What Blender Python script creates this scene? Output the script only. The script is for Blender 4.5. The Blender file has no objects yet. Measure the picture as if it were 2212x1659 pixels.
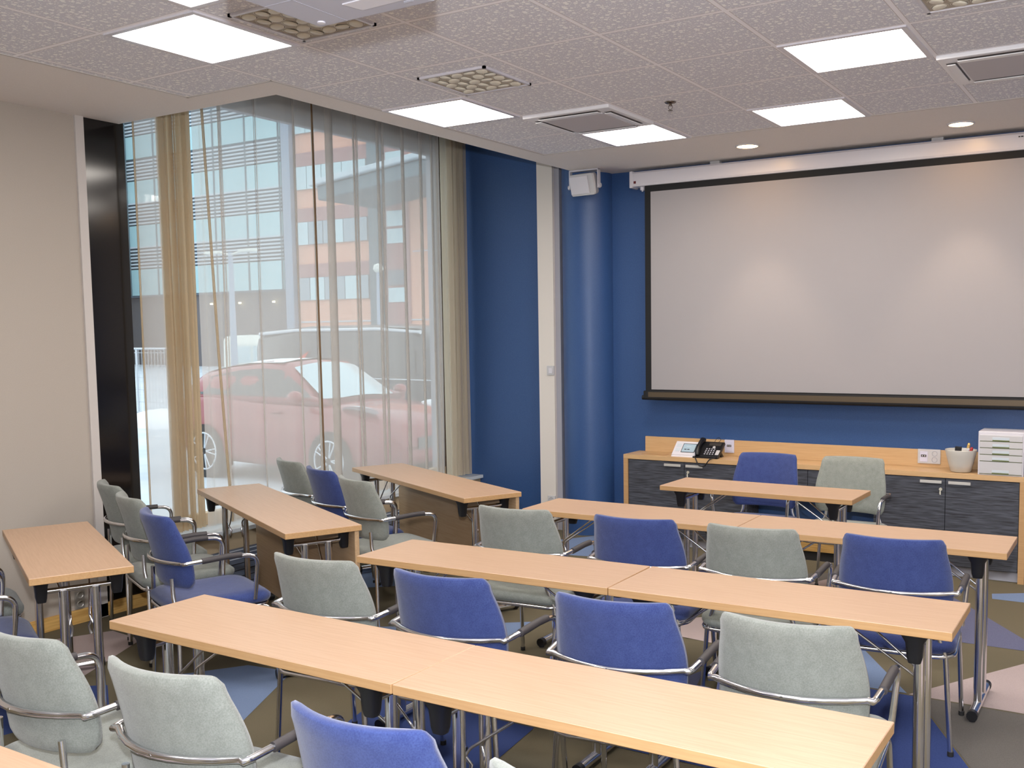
import bpy, bmesh, math, random
from mathutils import Vector, Matrix
random.seed(7)
PI = math.pi
SC = bpy.context.scene
COL = SC.collection

# ------------------------------------------------------------------ helpers
def lin(c):
    c = c / 255.0
    return c / 12.92 if c <= 0.04045 else ((c + 0.055) / 1.055) ** 2.4
def rgb(r, g, b): return (lin(r), lin(g), lin(b), 1)

MATS = {}
def new_mat(name):
    m = bpy.data.materials.new(name); m.use_nodes = True
    nt = m.node_tree
    for n in list(nt.nodes): nt.nodes.remove(n)
    out = nt.nodes.new('ShaderNodeOutputMaterial')
    MATS[name] = m
    return m, nt, out
def N(nt, t, **kw):
    n = nt.nodes.new(t)
    for k, v in kw.items():
        if k in n.inputs: n.inputs[k].default_value = v
        else: setattr(n, k, v)
    return n
def L(nt, a, ai, b, bi): nt.links.new(a.outputs[ai], b.inputs[bi])
def princ(name, col, rough=.5, metal=0, spec=.5, **kw):
    m, nt, out = new_mat(name)
    p = N(nt, 'ShaderNodeBsdfPrincipled')
    p.inputs['Base Color'].default_value = col
    p.inputs['Roughness'].default_value = rough
    p.inputs['Metallic'].default_value = metal
    p.inputs['Specular IOR Level'].default_value = spec
    for k, v in kw.items(): p.inputs[k.replace('_', ' ')].default_value = v
    L(nt, p, 0, out, 0)
    return m, nt, p
def noisy(name, c1, c2, scale=60, rough=.8, bump=.0, stretch=(1, 1, 1), detail=4, metal=0, spec=.3, lo=.35, hi=.65, bdist=.002):
    m, nt, p = princ(name, c1, rough, metal, spec)
    tc = N(nt, 'ShaderNodeTexCoord'); mp = N(nt, 'ShaderNodeMapping'); mp.inputs['Scale'].default_value = stretch
    L(nt, tc, 'Object', mp, 0)
    no = N(nt, 'ShaderNodeTexNoise'); no.inputs['Scale'].default_value = scale; no.inputs['Detail'].default_value = detail
    L(nt, mp, 0, no, 'Vector')
    r = N(nt, 'ShaderNodeValToRGB')
    r.color_ramp.elements[0].position = lo; r.color_ramp.elements[0].color = c1
    r.color_ramp.elements[1].position = hi; r.color_ramp.elements[1].color = c2
    L(nt, no, 'Fac', r, 0); L(nt, r, 0, p, 'Base Color')
    if bump:
        b = N(nt, 'ShaderNodeBump'); b.inputs['Strength'].default_value = bump; b.inputs['Distance'].default_value = bdist
        L(nt, no, 'Fac', b, 'Height'); L(nt, b, 0, p, 'Normal')
    return m
def emis(name, col, strength):
    m, nt, out = new_mat(name)
    e = N(nt, 'ShaderNodeEmission'); e.inputs[0].default_value = col; e.inputs[1].default_value = strength
    L(nt, e, 0, out, 0)
    return m

# ---- materials
M = MATS
noisy('wall_greige', rgb(172, 163, 153), rgb(177, 168, 158), 300, .75, .05)
noisy('wall_rear', rgb(205, 200, 190), rgb(210, 205, 196), 200, .8)
noisy('wall_blue', rgb(48, 78, 128), rgb(55, 86, 136), 160, .42, .25, spec=.45, bdist=.0008)
noisy('plaster', rgb(230, 224, 220), rgb(234, 228, 224), 150, .85, .03)
noisy('bay_brown', rgb(120, 104, 88), rgb(128, 112, 96), 30, .6)
princ('white_paint', rgb(196, 190, 186), .5)
princ('pilaster_white', rgb(222, 214, 206), .5)
princ('grey_paint', rgb(168, 168, 178), .5)
princ('white_gloss', rgb(212, 209, 216), .28)
princ('pale_gloss', rgb(236, 236, 240), .35)
princ('white_plastic', rgb(194, 192, 194), .4)
princ('black_glass', rgb(22, 20, 20), .13, 0, .5)
princ('black_plastic', rgb(22, 22, 26), .38)
princ('dark_rubber', rgb(30, 29, 30), .7)
princ('arm_sleeve', rgb(58, 54, 56), .55)
princ('chrome', rgb(232, 232, 236), .16, 1.0)
princ('steel_handle', rgb(196, 194, 190), .35, .2)
princ('brass_key', rgb(220, 216, 200), .35, .5)
princ('screen_white', rgb(158, 154, 156), .85, 0, .2)
princ('screen_black', rgb(12, 12, 16), .75)
princ('screen_bar', rgb(92, 80, 64), .45, .4)
princ('red_led', rgb(90, 12, 22), .3)
princ('socket_grey', rgb(176, 172, 166), .35, .5)
princ('lilac_panel', rgb(206, 204, 222), .5)
princ('olive_trim', rgb(92, 102, 40), .5)
princ('handle_recess', rgb(196, 204, 212), .5)
princ('pot_cream', rgb(200, 196, 188), .45)
princ('lcd', rgb(168, 190, 205), .25)
princ('projector_white', rgb(180, 180, 192), .5)
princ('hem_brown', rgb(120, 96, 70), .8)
princ('frame_alu', rgb(146, 146, 154), .45, .3)
princ('frame_wood', rgb(196, 172, 140), .55)
princ('sill_pale', rgb(205, 212, 218), .22)
princ('grille_grey', rgb(96, 104, 120), .5)
princ('grille_line', rgb(200, 206, 216), .5)
princ('beige_panel', rgb(178, 160, 132), .6)
princ('vent_beige', rgb(176, 164, 146), .55)
princ('vent_disc', rgb(222, 216, 200), .45)
princ('intake_grey', rgb(196, 192, 196), .6)
princ('louvre_gap', rgb(120, 114, 114), .6)
princ('vent_dark', rgb(50, 44, 40), .7)
princ('chrome_dark', rgb(120, 110, 105), .25, 1.0)
noisy('pine', rgb(196, 152, 88), rgb(222, 182, 116), 7, .45, .0, (1, 1.2, 16), detail=6)
noisy('baseboard_pine', rgb(196, 150, 84), rgb(224, 182, 112), 5, .4, .0, (6, .8, 14), detail=6)

def fabric(name, c1, c2):
    m, nt, p = princ(name, c1, .92, 0, .15)
    p.inputs['Sheen Weight'].default_value = .25; p.inputs['Sheen Roughness'].default_value = .5
    tc = N(nt, 'ShaderNodeTexCoord')
    n1 = N(nt, 'ShaderNodeTexNoise'); n1.inputs['Scale'].default_value = 260; n1.inputs['Detail'].default_value = 2
    n2 = N(nt, 'ShaderNodeTexNoise'); n2.inputs['Scale'].default_value = 30; n2.inputs['Detail'].default_value = 3
    L(nt, tc, 'Object', n1, 'Vector'); L(nt, tc, 'Object', n2, 'Vector')
    ad = N(nt, 'ShaderNodeMath', operation='ADD'); L(nt, n1, 'Fac', ad, 0)
    ml = N(nt, 'ShaderNodeMath', operation='MULTIPLY'); ml.inputs[1].default_value = .5; L(nt, n2, 'Fac', ml, 0); L(nt, ml, 0, ad, 1)
    r = N(nt, 'ShaderNodeValToRGB'); r.color_ramp.elements[0].position = .55; r.color_ramp.elements[0].color = c1
    r.color_ramp.elements[1].position = .95; r.color_ramp.elements[1].color = c2
    L(nt, ad, 0, r, 0); L(nt, r, 0, p, 'Base Color')
    b = N(nt, 'ShaderNodeBump'); b.inputs['Strength'].default_value = .35; b.inputs['Distance'].default_value = .001
    L(nt, n1, 'Fac', b, 'Height'); L(nt, b, 0, p, 'Normal')
    return m
fabric('fabric_blue', rgb(50, 62, 112), rgb(63, 77, 128))
fabric('fabric_grey', rgb(123, 127, 121), rgb(141, 145, 139))

def carpet(name, c1, c2):
    return noisy(name, c1, c2, 420, .97, .6, detail=3, spec=.1, bdist=.003, lo=.3, hi=.7)
carpet('carpet_olive', rgb(96, 89, 72), rgb(118, 110, 92))
carpet('carpet_slate', rgb(92, 94, 120), rgb(110, 112, 138))
carpet('carpet_navy', rgb(54, 68, 118), rgb(68, 84, 136))
carpet('carpet_blue', rgb(110, 128, 162), rgb(128, 146, 178))
carpet('carpet_pink', rgb(168, 154, 152), rgb(184, 168, 166))
carpet('carpet_grey', rgb(98, 94, 90), rgb(114, 110, 106))

def beech(name, base, dark, axis='X', rough=.38):
    m, nt, p = princ(name, base, rough, 0, .4)
    tc = N(nt, 'ShaderNodeTexCoord'); mp = N(nt, 'ShaderNodeMapping')
    mp.inputs['Scale'].default_value = (1.2, 26, 26) if axis == 'X' else (26, 1.2, 26)
    L(nt, tc, 'Object', mp, 0)
    n1 = N(nt, 'ShaderNodeTexNoise'); n1.inputs['Scale'].default_value = 5; n1.inputs['Detail'].default_value = 6
    L(nt, mp, 0, n1, 'Vector')
    n2 = N(nt, 'ShaderNodeTexNoise'); n2.inputs['Scale'].default_value = 1.5
    L(nt, tc, 'Object', n2, 'Vector')
    r = N(nt, 'ShaderNodeValToRGB'); r.color_ramp.elements[0].position = .35; r.color_ramp.elements[0].color = dark
    r.color_ramp.elements[1].position = .62; r.color_ramp.elements[1].color = base
    L(nt, n1, 'Fac', r, 0); L(nt, r, 0, p, 'Base Color')
    return m
beech('beech', rgb(188, 157, 130), rgb(181, 149, 121))
beech('beech_edge', rgb(190, 152, 108), rgb(182, 143, 99))
beech('beech_honey', rgb(204, 168, 124), rgb(197, 160, 116))
beech('beech_panel', rgb(184, 154, 120), rgb(176, 145, 110))
def dark_oak():
    m, nt, p = princ('dark_oak', rgb(60, 62, 68), .5, 0, .35)
    tc = N(nt, 'ShaderNodeTexCoord'); mp = N(nt, 'ShaderNodeMapping'); mp.inputs['Scale'].default_value = (2.2, 10, 40)
    L(nt, tc, 'Object', mp, 0)
    n1 = N(nt, 'ShaderNodeTexNoise'); n1.inputs['Scale'].default_value = 3; n1.inputs['Detail'].default_value = 8; n1.inputs['Distortion'].default_value = .6
    L(nt, mp, 0, n1, 'Vector')
    r = N(nt, 'ShaderNodeValToRGB'); r.color_ramp.elements[0].position = .36; r.color_ramp.elements[0].color = rgb(50, 50, 56)
    r.color_ramp.elements[1].position = .7; r.color_ramp.elements[1].color = rgb(88, 92, 102)
    L(nt, n1, 'Fac', r, 0); L(nt, r, 0, p, 'Base Color')
dark_oak()

def tile_mat():
    m, nt, p = princ('ceiling_tile', rgb(219, 219, 227), .85, 0, .2)
    tc = N(nt, 'ShaderNodeTexCoord')
    def spots(scale, rmax, rmin):
        v = N(nt, 'ShaderNodeTexVoronoi'); v.inputs['Scale'].default_value = scale; v.inputs['Randomness'].default_value = 1
        v.voronoi_dimensions = '2D'
        L(nt, tc, 'Object', v, 'Vector')
        sp = N(nt, 'ShaderNodeSeparateColor'); L(nt, v, 'Color', sp, 0)
        rad = N(nt, 'ShaderNodeMapRange'); rad.inputs['To Min'].default_value = rmin; rad.inputs['To Max'].default_value = rmax
        L(nt, sp, 0, rad, 0)
        lt = N(nt, 'ShaderNodeMath', operation='LESS_THAN'); L(nt, v, 'Distance', lt, 0); L(nt, rad, 0, lt, 1)
        return lt
    a = spots(30, .31, .05); b = spots(75, .30, .0)
    mx = N(nt, 'ShaderNodeMath', operation='MAXIMUM'); L(nt, a, 0, mx, 0); L(nt, b, 0, mx, 1)
    # grid
    sx = N(nt, 'ShaderNodeSeparateXYZ'); L(nt, tc, 'Object', sx, 0)
    def edge(o):
        d = N(nt, 'ShaderNodeMath', operation='DIVIDE'); d.inputs[1].default_value = .6; L(nt, sx, o, d, 0)
        f = N(nt, 'ShaderNodeMath', operation='FRACT'); L(nt, d, 0, f, 0)
        s = N(nt, 'ShaderNodeMath', operation='SUBTRACT'); s.inputs[1].default_value = .5; L(nt, f, 0, s, 0)
        ab = N(nt, 'ShaderNodeMath', operation='ABSOLUTE'); L(nt, s, 0, ab, 0)
        g = N(nt, 'ShaderNodeMath', operation='GREATER_THAN'); g.inputs[1].default_value = .5 - .0105 / .6; L(nt, ab, 0, g, 0)
        g2 = N(nt, 'ShaderNodeMath', operation='GREATER_THAN'); g2.inputs[1].default_value = .5 - .014 / .6; L(nt, ab, 0, g2, 0)
        return g, g2
    g1, h1 = edge(0); g2, h2 = edge(1)
    gm = N(nt, 'ShaderNodeMath', operation='MAXIMUM'); L(nt, g1, 0, gm, 0); L(nt, g2, 0, gm, 1)
    hm = N(nt, 'ShaderNodeMath', operation='MAXIMUM'); L(nt, h1, 0, hm, 0); L(nt, h2, 0, hm, 1)
    m1 = N(nt, 'ShaderNodeMix', data_type='RGBA'); m1.inputs[6].default_value = rgb(219, 219, 227); m1.inputs[7].default_value = rgb(255, 255, 255)
    L(nt, mx, 0, m1, 0)
    m2 = N(nt, 'ShaderNodeMix', data_type='RGBA'); m2.inputs[7].default_value = rgb(205, 198, 200); L(nt, hm, 0, m2, 0); L(nt, m1, 2, m2, 6)
    m3 = N(nt, 'ShaderNodeMix', data_type='RGBA'); m3.inputs[7].default_value = rgb(250, 248, 252); L(nt, gm, 0, m3, 0); L(nt, m2, 2, m3, 6)
    L(nt, m3, 2, p, 'Base Color')
tile_mat()

def veil(name, col, base, edge):
    m, nt, out = new_mat(name)
    tr = N(nt, 'ShaderNodeBsdfTransparent')
    df = N(nt, 'ShaderNodeBsdfDiffuse'); df.inputs[0].default_value = col
    tl = N(nt, 'ShaderNodeBsdfTranslucent'); tl.inputs[0].default_value = col
    mx = N(nt, 'ShaderNodeMixShader'); mx.inputs[0].default_value = .5; L(nt, df, 0, mx, 1); L(nt, tl, 0, mx, 2)
    lw = N(nt, 'ShaderNodeLayerWeight'); lw.inputs[0].default_value = .35
    mr = N(nt, 'ShaderNodeMapRange'); mr.inputs['To Min'].default_value = base; mr.inputs['To Max'].default_value = edge
    L(nt, lw, 'Facing', mr, 0)
    m2 = N(nt, 'ShaderNodeMixShader'); L(nt, mr, 0, m2, 0); L(nt, tr, 0, m2, 1); L(nt, mx, 0, m2, 2)
    L(nt, m2, 0, out, 0)
    return m
veil('veil', rgb(222, 214, 206), .49, .8)
veil('veil_dense', rgb(206, 186, 156), .66, .95)
veil('veil_cream', rgb(222, 210, 190), .66, .95)
def glass_mat():
    m, nt, out = new_mat('pane_glass')
    tr = N(nt, 'ShaderNodeBsdfTransparent'); tr.inputs[0].default_value = (.95, .98, .98, 1)
    gl = N(nt, 'ShaderNodeBsdfGlossy'); gl.inputs['Roughness'].default_value = .02
    mx = N(nt, 'ShaderNodeMixShader'); mx.inputs[0].default_value = .05
    L(nt, tr, 0, mx, 1); L(nt, gl, 0, mx, 2); L(nt, mx, 0, out, 0)
glass_mat()
PANEL_E = 8.2
emis('light_panel', rgb(255, 246, 236), PANEL_E)
emis('downlight_glow', rgb(255, 200, 130), 16.0)
emis('lobby_lamp', rgb(255, 240, 180), 5.0)

# ---- mesh builder
class MB:
    def __init__(s): s.v = []; s.f = []; s.mi = []; s.sm = []
    def add(s, vs, fs, mi=0, smooth=False):
        o = len(s.v); s.v += [tuple(p) for p in vs]
        for f in fs: s.f.append(tuple(i + o for i in f)); s.mi.append(mi); s.sm.append(smooth)
        return s
    def box(s, x0, x1, y0, y1, z0, z1, mi=0, M_=None):
        vs = [Vector((x, y, z)) for z in (z0, z1) for y in (y0, y1) for x in (x0, x1)]
        if M_ is not None: vs = [M_ @ p for p in vs]
        return s.add(vs, [(0, 2, 3, 1), (4, 5, 7, 6), (0, 1, 5, 4), (2, 6, 7, 3), (0, 4, 6, 2), (1, 3, 7, 5)], mi)
    def bbox(s, x0, x1, y0, y1, z0, z1, b=.004, mi=0, seg=2, M_=None):
        bm = bmesh.new(); bmesh.ops.create_cube(bm, size=1)
        for v in bm.verts: v.co = Vector(((x0 + x1) / 2 + v.co.x * (x1 - x0), (y0 + y1) / 2 + v.co.y * (y1 - y0), (z0 + z1) / 2 + v.co.z * (z1 - z0)))
        bmesh.ops.bevel(bm, geom=list(bm.edges), offset=b, segments=seg, affect='EDGES', profile=.6)
        return s.bm(bm, mi, M_)
    def bm(s, bm, mi=0, M_=None, smooth=False):
        bm.verts.index_update(); vs = [(M_ @ v.co) if M_ is not None else v.co.copy() for v in bm.verts]
        fs = [[v.index for v in f.verts] for f in bm.faces]; bm.free()
        return s.add(vs, fs, mi, smooth)
    def prism(s, poly, z0, z1, mi=0, M_=None):
        n = len(poly); vs = [Vector((p[0], p[1], z0)) for p in poly] + [Vector((p[0], p[1], z1)) for p in poly]
        if M_ is not None: vs = [M_ @ p for p in vs]
        return s.add(vs, [tuple(range(n - 1, -1, -1)), tuple(range(n, 2 * n))] + [(i, (i + 1) % n, n + (i + 1) % n, n + i) for i in range(n)], mi)
    def tube(s, pts, r, n=10, mi=0, closed=False, sy=1.0):
        pts = [Vector(p) for p in pts]; m = len(pts); vs = []; fs = []
        up = None; rings = []
        for i in range(m):
            if closed: t = (pts[(i + 1) % m] - pts[i - 1])
            else: t = pts[min(i + 1, m - 1)] - pts[max(i - 1, 0)]
            t.normalize()
            if up is None:
                up = Vector((0, 0, 1)) if abs(t.z) < .9 else Vector((1, 0, 0))
            up = up - t * up.dot(t)
            if up.length < 1e-4: up = Vector((0, 1, 0)) - t * t.y
            up.normalize(); sd = t.cross(up)
            rr = r[i] if isinstance(r, (list, tuple)) else r
            rings.append([pts[i] + (up * math.cos(2 * PI * k / n) * sy + sd * math.sin(2 * PI * k / n)) * rr for k in range(n)])
        for g in rings: vs += g
        for i in range(m if closed else m - 1):
            a = i * n; b = ((i + 1) % m) * n
            for k in range(n): fs.append((a + k, a + (k + 1) % n, b + (k + 1) % n, b + k))
        s.add(vs, fs, mi, True)
        if not closed:
            s.add(rings[0], [tuple(range(n - 1, -1, -1))], mi); s.add(rings[-1], [tuple(range(n))], mi)
        return s
    def cyl(s, c, r, h, n=20, mi=0, axis='Z', r2=None, M_=None):
        r2 = r if r2 is None else r2
        c = Vector(c); A = {'Z': (Vector((1, 0, 0)), Vector((0, 1, 0)), Vector((0, 0, 1))), 'X': (Vector((0, 1, 0)), Vector((0, 0, 1)), Vector((1, 0, 0))), 'Y': (Vector((0, 0, 1)), Vector((1, 0, 0)), Vector((0, 1, 0)))}[axis]
        vs = []
        for q, rr in ((0, r), (h, r2)):
            vs += [c + A[2] * q + (A[0] * math.cos(2 * PI * k / n) + A[1] * math.sin(2 * PI * k / n)) * rr for k in range(n)]
        if M_ is not None: vs = [M_ @ p for p in vs]
        s.add(vs, [(k, (k + 1) % n, n + (k + 1) % n, n + k) for k in range(n)], mi, True)
        s.add(vs[:n], [tuple(range(n - 1, -1, -1))], mi); s.add(vs[n:], [tuple(range(n))], mi)
        return s
    def lathe(s, prof, c=(0, 0, 0), n=28, mi=0, M_=None, smooth=True):
        vs = []; c = Vector(c)
        for r, z in prof: vs += [c + Vector((r * math.cos(2 * PI * k / n), r * math.sin(2 * PI * k / n), z)) for k in range(n)]
        if M_ is not None: vs = [M_ @ p for p in vs]
        fs = [(i * n + k, i * n + (k + 1) % n, (i + 1) * n + (k + 1) % n, (i + 1) * n + k) for i in range(len(prof) - 1) for k in range(n)]
        return s.add(vs, fs, mi, smooth)
    def grid(s, rows, mi=0, smooth=True, closed_u=False):
        nr = len(rows); nc = len(rows[0]); vs = [p for r in rows for p in r]
        fs = []
        for i in range(nr - 1):
            for j in range(nc if closed_u else nc - 1):
                fs.append((i * nc + j, i * nc + (j + 1) % nc, (i + 1) * nc + (j + 1) % nc, (i + 1) * nc + j))
        return s.add(vs, fs, mi, smooth)
    def build(s, name, mats, parent=None, origin=None, weld=False):
        me = bpy.data.meshes.new(name)
        vs = s.v
        if origin is not None:
            o = Vector(origin); vs = [tuple(Vector(p) - o) for p in vs]
        me.from_pydata(vs, [], s.f)
        if isinstance(mats, str): mats = [mats]
        for m in mats: me.materials.append(MATS[m])
        me.polygons.foreach_set('material_index', s.mi); me.polygons.foreach_set('use_smooth', s.sm)
        bm = bmesh.new(); bm.from_mesh(me)
        if weld: bmesh.ops.remove_doubles(bm, verts=bm.verts, dist=1e-5)
        bmesh.ops.recalc_face_normals(bm, faces=bm.faces)
        bm.to_mesh(me); bm.free()
        me.update()
        o = bpy.data.objects.new(name, me); COL.objects.link(o)
        if origin is not None: o.location = origin
        if parent is not None: o.parent = parent
        return o

def fillet(pts, r, n=5):
    pts = [Vector(p) for p in pts]; out = [pts[0]]
    for i in range(1, len(pts) - 1):
        a, b, c = pts[i - 1], pts[i], pts[i + 1]
        u = (a - b); v = (c - b); rr = min(r, u.length * .48, v.length * .48)
        p0 = b + u.normalized() * rr; p1 = b + v.normalized() * rr
        for k in range(n + 1):
            t = k / n; out.append(p0 * (1 - t) ** 2 + b * 2 * t * (1 - t) + p1 * t * t)
    out.append(pts[-1]); return out

def tag(o, label=None, cat=None, group=None, kind=None):
    if label: o['label'] = label
    if cat: o['category'] = cat
    if group: o['group'] = group
    if kind: o['kind'] = kind
    return o
def empty(name, loc=(0, 0, 0), rz=0):
    o = bpy.data.objects.new(name, None); COL.objects.link(o); o.location = loc; o.rotation_euler = (0, 0, rz); o.empty_display_size = .1
    return o
def kids(o): return [c for c in bpy.data.objects if c.parent == o]
def copy_tree(o, parent=None):
    c = o.copy(); COL.objects.link(c)
    if parent is not None: c.parent = parent
    for ch in kids(o): copy_tree(ch, c)
    return c
def struct(name, mb, mats): return tag(mb.build(name, mats), kind='structure')

H = 3.03
# ------------------------------------------------------------------ ROOM
# floor with triangular carpet inlays
fb = MB()
fb.box(-2.95, 6.6, -8.6, 3.6, -.12, 0)
patches = [
 ([(1.89, 2.85), (2.4, 3.17), (2.75, 2.72), (1.91, 2.72)], 3), ([(1.45, 3.0), (2.33, 1.70), (1.2, 1.68)], 1),
 ([(1.82, .75), (2.65, 2.2), (2.95, .75)], 4), ([(1.15, .735), (1.85, .735), (2.45, -.45), (.9, -.45)], 2),
 ([(1.862, .735), (3.1, .735), (3.1, -1.2), (2.83, -1.2)], 5), ([(1.44, 1.36), (1.81, .76), (1.42, .74)], 3),
 ([(-2.64, -.80), (-2.45, -.44), (-2.15, -.47), (-1.84, -1.06)], 4), ([(-1.52, -.84), (-1.26, -.48), (-.98, -.44), (-.62, -1.14), (-1.1, -.93)], 3),
 ([(-2.0, -1.3), (-1.64, -1.03), (-1.38, -1.2), (-1.48, -1.7), (-1.95, -1.5)], 2),
 ([(-1.5, 2.95), (-1.2, 3.4), (-.7, 2.62), (-1.27, 2.5)], 3), ([(-.35, -.45), (.5, -.45), (.62, -1.35), (-.12, -1.35)], 2),
 ([(-2.25, 1.48), (-2.3, 1.75), (-1.5, 1.3), (-1.85, 1.0)], 3), ([(-1.15, .35), (-.3, .95), (-.35, .1)], 3),
 ([(.1, 1.1), (.75, 1.75), (.95, 1.0)], 4), ([(-1.0, 1.3), (-.75, 2.2), (-.1, 1.5)], 2), ([(-.1, 2.35), (.9, 2.95), (1.15, 2.45)], 5),
 ([(.78, 2.55), (.95, 2.95), (1.15, 2.5)], 4), ([(-.7, -.2), (.0, .05), (-.1, -.4)], 5), ([(.6, -.3), (.85, .6), (1.1, -.4)], 1),
 ([(-1.6, -2.0), (-.6, -1.5), (-.4, -2.3)], 5), ([(-2.6, -2.1), (-1.9, -1.75), (-1.3, -2.6), (-2.4, -2.9)], 2), ([(.3, -1.5), (1.2, -1.45), (.9, -2.1)], 5),
 ([(1.5, -1.4), (2.3, -1.3), (2.2, -2.3)], 1), ([(-.8, -2.6), (.5, -2.5), (.2, -3.5)], 4), ([(3.2, 2.6), (4.6, 1.2), (3.1, 1.0)], 2),
 ([(3.6, -.5), (5, -1.2), (3.4, -2.0)], 4), ([(.8, -3.6), (2.0, -3.2), (1.8, -4.6)], 3), ([(-2.2, -4.0), (-.9, -3.9), (-1.6, -5.2)], 1)]
for i, (poly, mi) in enumerate(patches):
    z = .0012 + .0001 * i
    fb.add([(x, y, z) for x, y in poly], [tuple(range(len(poly)))], mi)
struct('floor', fb, ['carpet_olive', 'carpet_slate', 'carpet_navy', 'carpet_blue', 'carpet_pink', 'carpet_grey'])

# tile ceiling and plaster ceiling
tb = MB()
tb.box(-1.855, 6.5, -8.5, -.229, H, H + .03)
tb.box(-1.2, 6.5, -.229, 2.4, H, H + .03)
struct('ceiling', tb, 'ceiling_tile').name = 'ceiling'
pb = MB()
pb.box(-2.95, -1.855, -8.5, 0, H, H + .2)
pb.box(-1.855, -1.2, -.229, 0, H, H + .2)
pb.box(-1.415, -1.2, 0, 2.4, H, H + .2)
pb.box(-1.415, 6.5, 2.4, 3.6, H, H + .2)
pb.box(-1.2, 6.5, -.229, 2.4, H + .03, H + .2); pb.box(-1.855, 6.5, -8.5, -.229, H + .03, H + .2)
o = struct('ceiling', pb, 'plaster')
bb = MB()
bb.box(-3.0, -1.415, 0, 3.6, 3.62, 3.70)
bb.box(-1.415, -1.395, 0, 3.6, H + .2, 3.70); bb.box(-3.0, -1.395, -.02, 0, H + .2, 3.70)
struct('ceiling', bb, 'bay_brown')
# shadow gap above the tiles edges: thin white edge trim
eb = MB()
eb.box(-1.862, -1.848, -8.5, -.222, H - .004, H + .001); eb.box(-1.862, -1.2, -.236, -.222, H - .004, H + .001)
eb.box(-1.207, -1.193, -.236, 2.407, H - .004, H + .001); eb.box(-1.207, 6.5, 2.393, 2.407, H - .004, H + .001)
struct('trim_1', eb, 'white_paint')

w = MB(); w.box(-2.95, -2.78, -8.5, -.30, 0, H); struct('wall_left', w, 'wall_greige')
w = MB(); w.box(-2.95, -2.765, -.305, -.25, 0, H); struct('trim_2', w, 'white_paint')
w = MB(); w.box(-2.95, -2.785, -.25, .03, 0, H + .55); struct('wall_window_side', w, 'black_glass')
w = MB(); w.bbox(-2.78, -2.765, -8.5, .10, 0, .085, .003); struct('baseboard_left', w, 'baseboard_pine')
w = MB(); w.box(-2.95, 6.5, 3.48, 3.6, 0, 3.62)
w.box(-2.735, -2.728, 3.474, 3.48, 0, 3.6, 1)
struct('wall_front', w, ['wall_blue', 'wall_blue'])
w = MB(); w.box(6.5, 6.6, -8.5, 3.6, 0, H); struct('wall_right', w, 'wall_rear')
w = MB(); w.box(-2.95, 6.6, -8.6, -8.5, 0, H); struct('wall_back', w, 'wall_rear')
# round blue column and white pilaster
w = MB(); n = 48
w.cyl((-1.43, 3.46, 0), .222, 3.61, 48)
struct('wall_column', w, 'wall_blue')
w = MB(); w.box(-1.86, -1.705, 3.33, 3.48, 0, 3.62, 0); w.box(-1.705, -1.655, 3.36, 3.48, 0, 3.62, 1)
struct('trim_3', w, ['pilaster_white', 'grey_paint'])
# window bay: parapet, sill, frame, lintel
w = MB(); w.box(-2.96, -2.62, .03, 3.48, 0, .40); struct('wall_window_low', w, 'beige_panel')
w = MB(); w.bbox(-2.93, -2.585, .03, 3.48, .385, .415, .004); struct('window_sill', w, 'sill_pale').name = 'trim_4'
w = MB(); w.box(-3.0, -2.90, .03, 3.48, 3.36, 3.64, 0); w.box(-3.0, -2.88, 3.27, 3.48, .41, 3.4, 0); struct('wall_window_high', w, 'bay_brown')
win = empty('window_1', (-2.9, 1.6, .415)); tag(win, kind='structure')
def wbox(x0, x1, y0, y1, z0, z1, name, mat):
    m = MB(); m.bbox(x0 + 2.9, x1 + 2.9, y0 - 1.6, y1 - 1.6, z0 - .415, z1 - .415, .004); return m.build(name, mat, win)
wbox(-2.93, -2.86, .03, 3.28, .415, .50, 'window_frame', 'frame_wood')
wbox(-2.93, -2.87, .03, 3.28, 3.30, 3.375, 'window_frame', 'frame_alu')
wbox(-2.93, -2.87, 3.17, 3.28, .50, 3.30, 'window_frame', 'frame_alu')
wbox(-2.93, -2.88, .0, .035, .50, 3.30, 'window_frame', 'frame_alu')
wbox(-2.912, -2.904, .03, 3.18, .49, 3.31, 'window_pane', 'pane_glass')

# convector under the sill
cv = empty('floor_convector', (-2.6, 1.7, 0)); tag(cv, 'long grey slatted convector heater under the pale window sill', 'heater')
m = MB(); m.bbox(-.018, .012, -1.62, 1.7, .0, .27, .003); m.build('casing', 'grille_grey', cv)
m = MB()
for k in range(3): m.box(.012, .016, -1.62, 1.7, .258 - k * .028, .264 - k * .028)
m.build('vent_strips', 'grille_line', cv)
m = MB()
for k in range(4): m.box(.012, .015, -1.62, 1.7, .03 + k * .045, .035 + k * .045)
m.build('grille_slats', 'dark_rubber', cv)

# wall socket on left wall, socket and switch on pilaster
def socket_plate(name, loc, rz, label, n=2, mat='socket_grey', w_=.055, h_=.095, horiz=False):
    e = empty(name, loc, rz); tag(e, label, 'socket')
    m = MB(); m.bbox(-w_ / 2, w_ / 2, -.012, 0, -h_ / 2, h_ / 2, .003); m.build('face_plate', mat, e)
    for i in range(n):
        dz = (h_ / n) * (i - (n - 1) / 2)
        r = min(w_, h_ / n) * .38
        m = MB(); m.lathe([(r, 0), (r, .006), (r * .86, .007), (r * .8, -.006), (0, -.006)], (0, 0, 0), 20, 0, Matrix.Translation((0, -.012, dz)) @ Matrix.Rotation(PI / 2, 4, 'X'))
        m.cyl((r * .4, -.006, dz), .0025, .002, 8, 1, 'Y'); m.cyl((-r * .4, -.006, dz), .0025, .002, 8, 1, 'Y')
        m.build('socket_insert', [mat, 'black_plastic'], e)
    return e
socket_plate('wall_socket', (-2.78, -.43, .145), PI / 2, 'grey double socket low on the greige wall above the pine baseboard', w_=.062, h_=.11)
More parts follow.
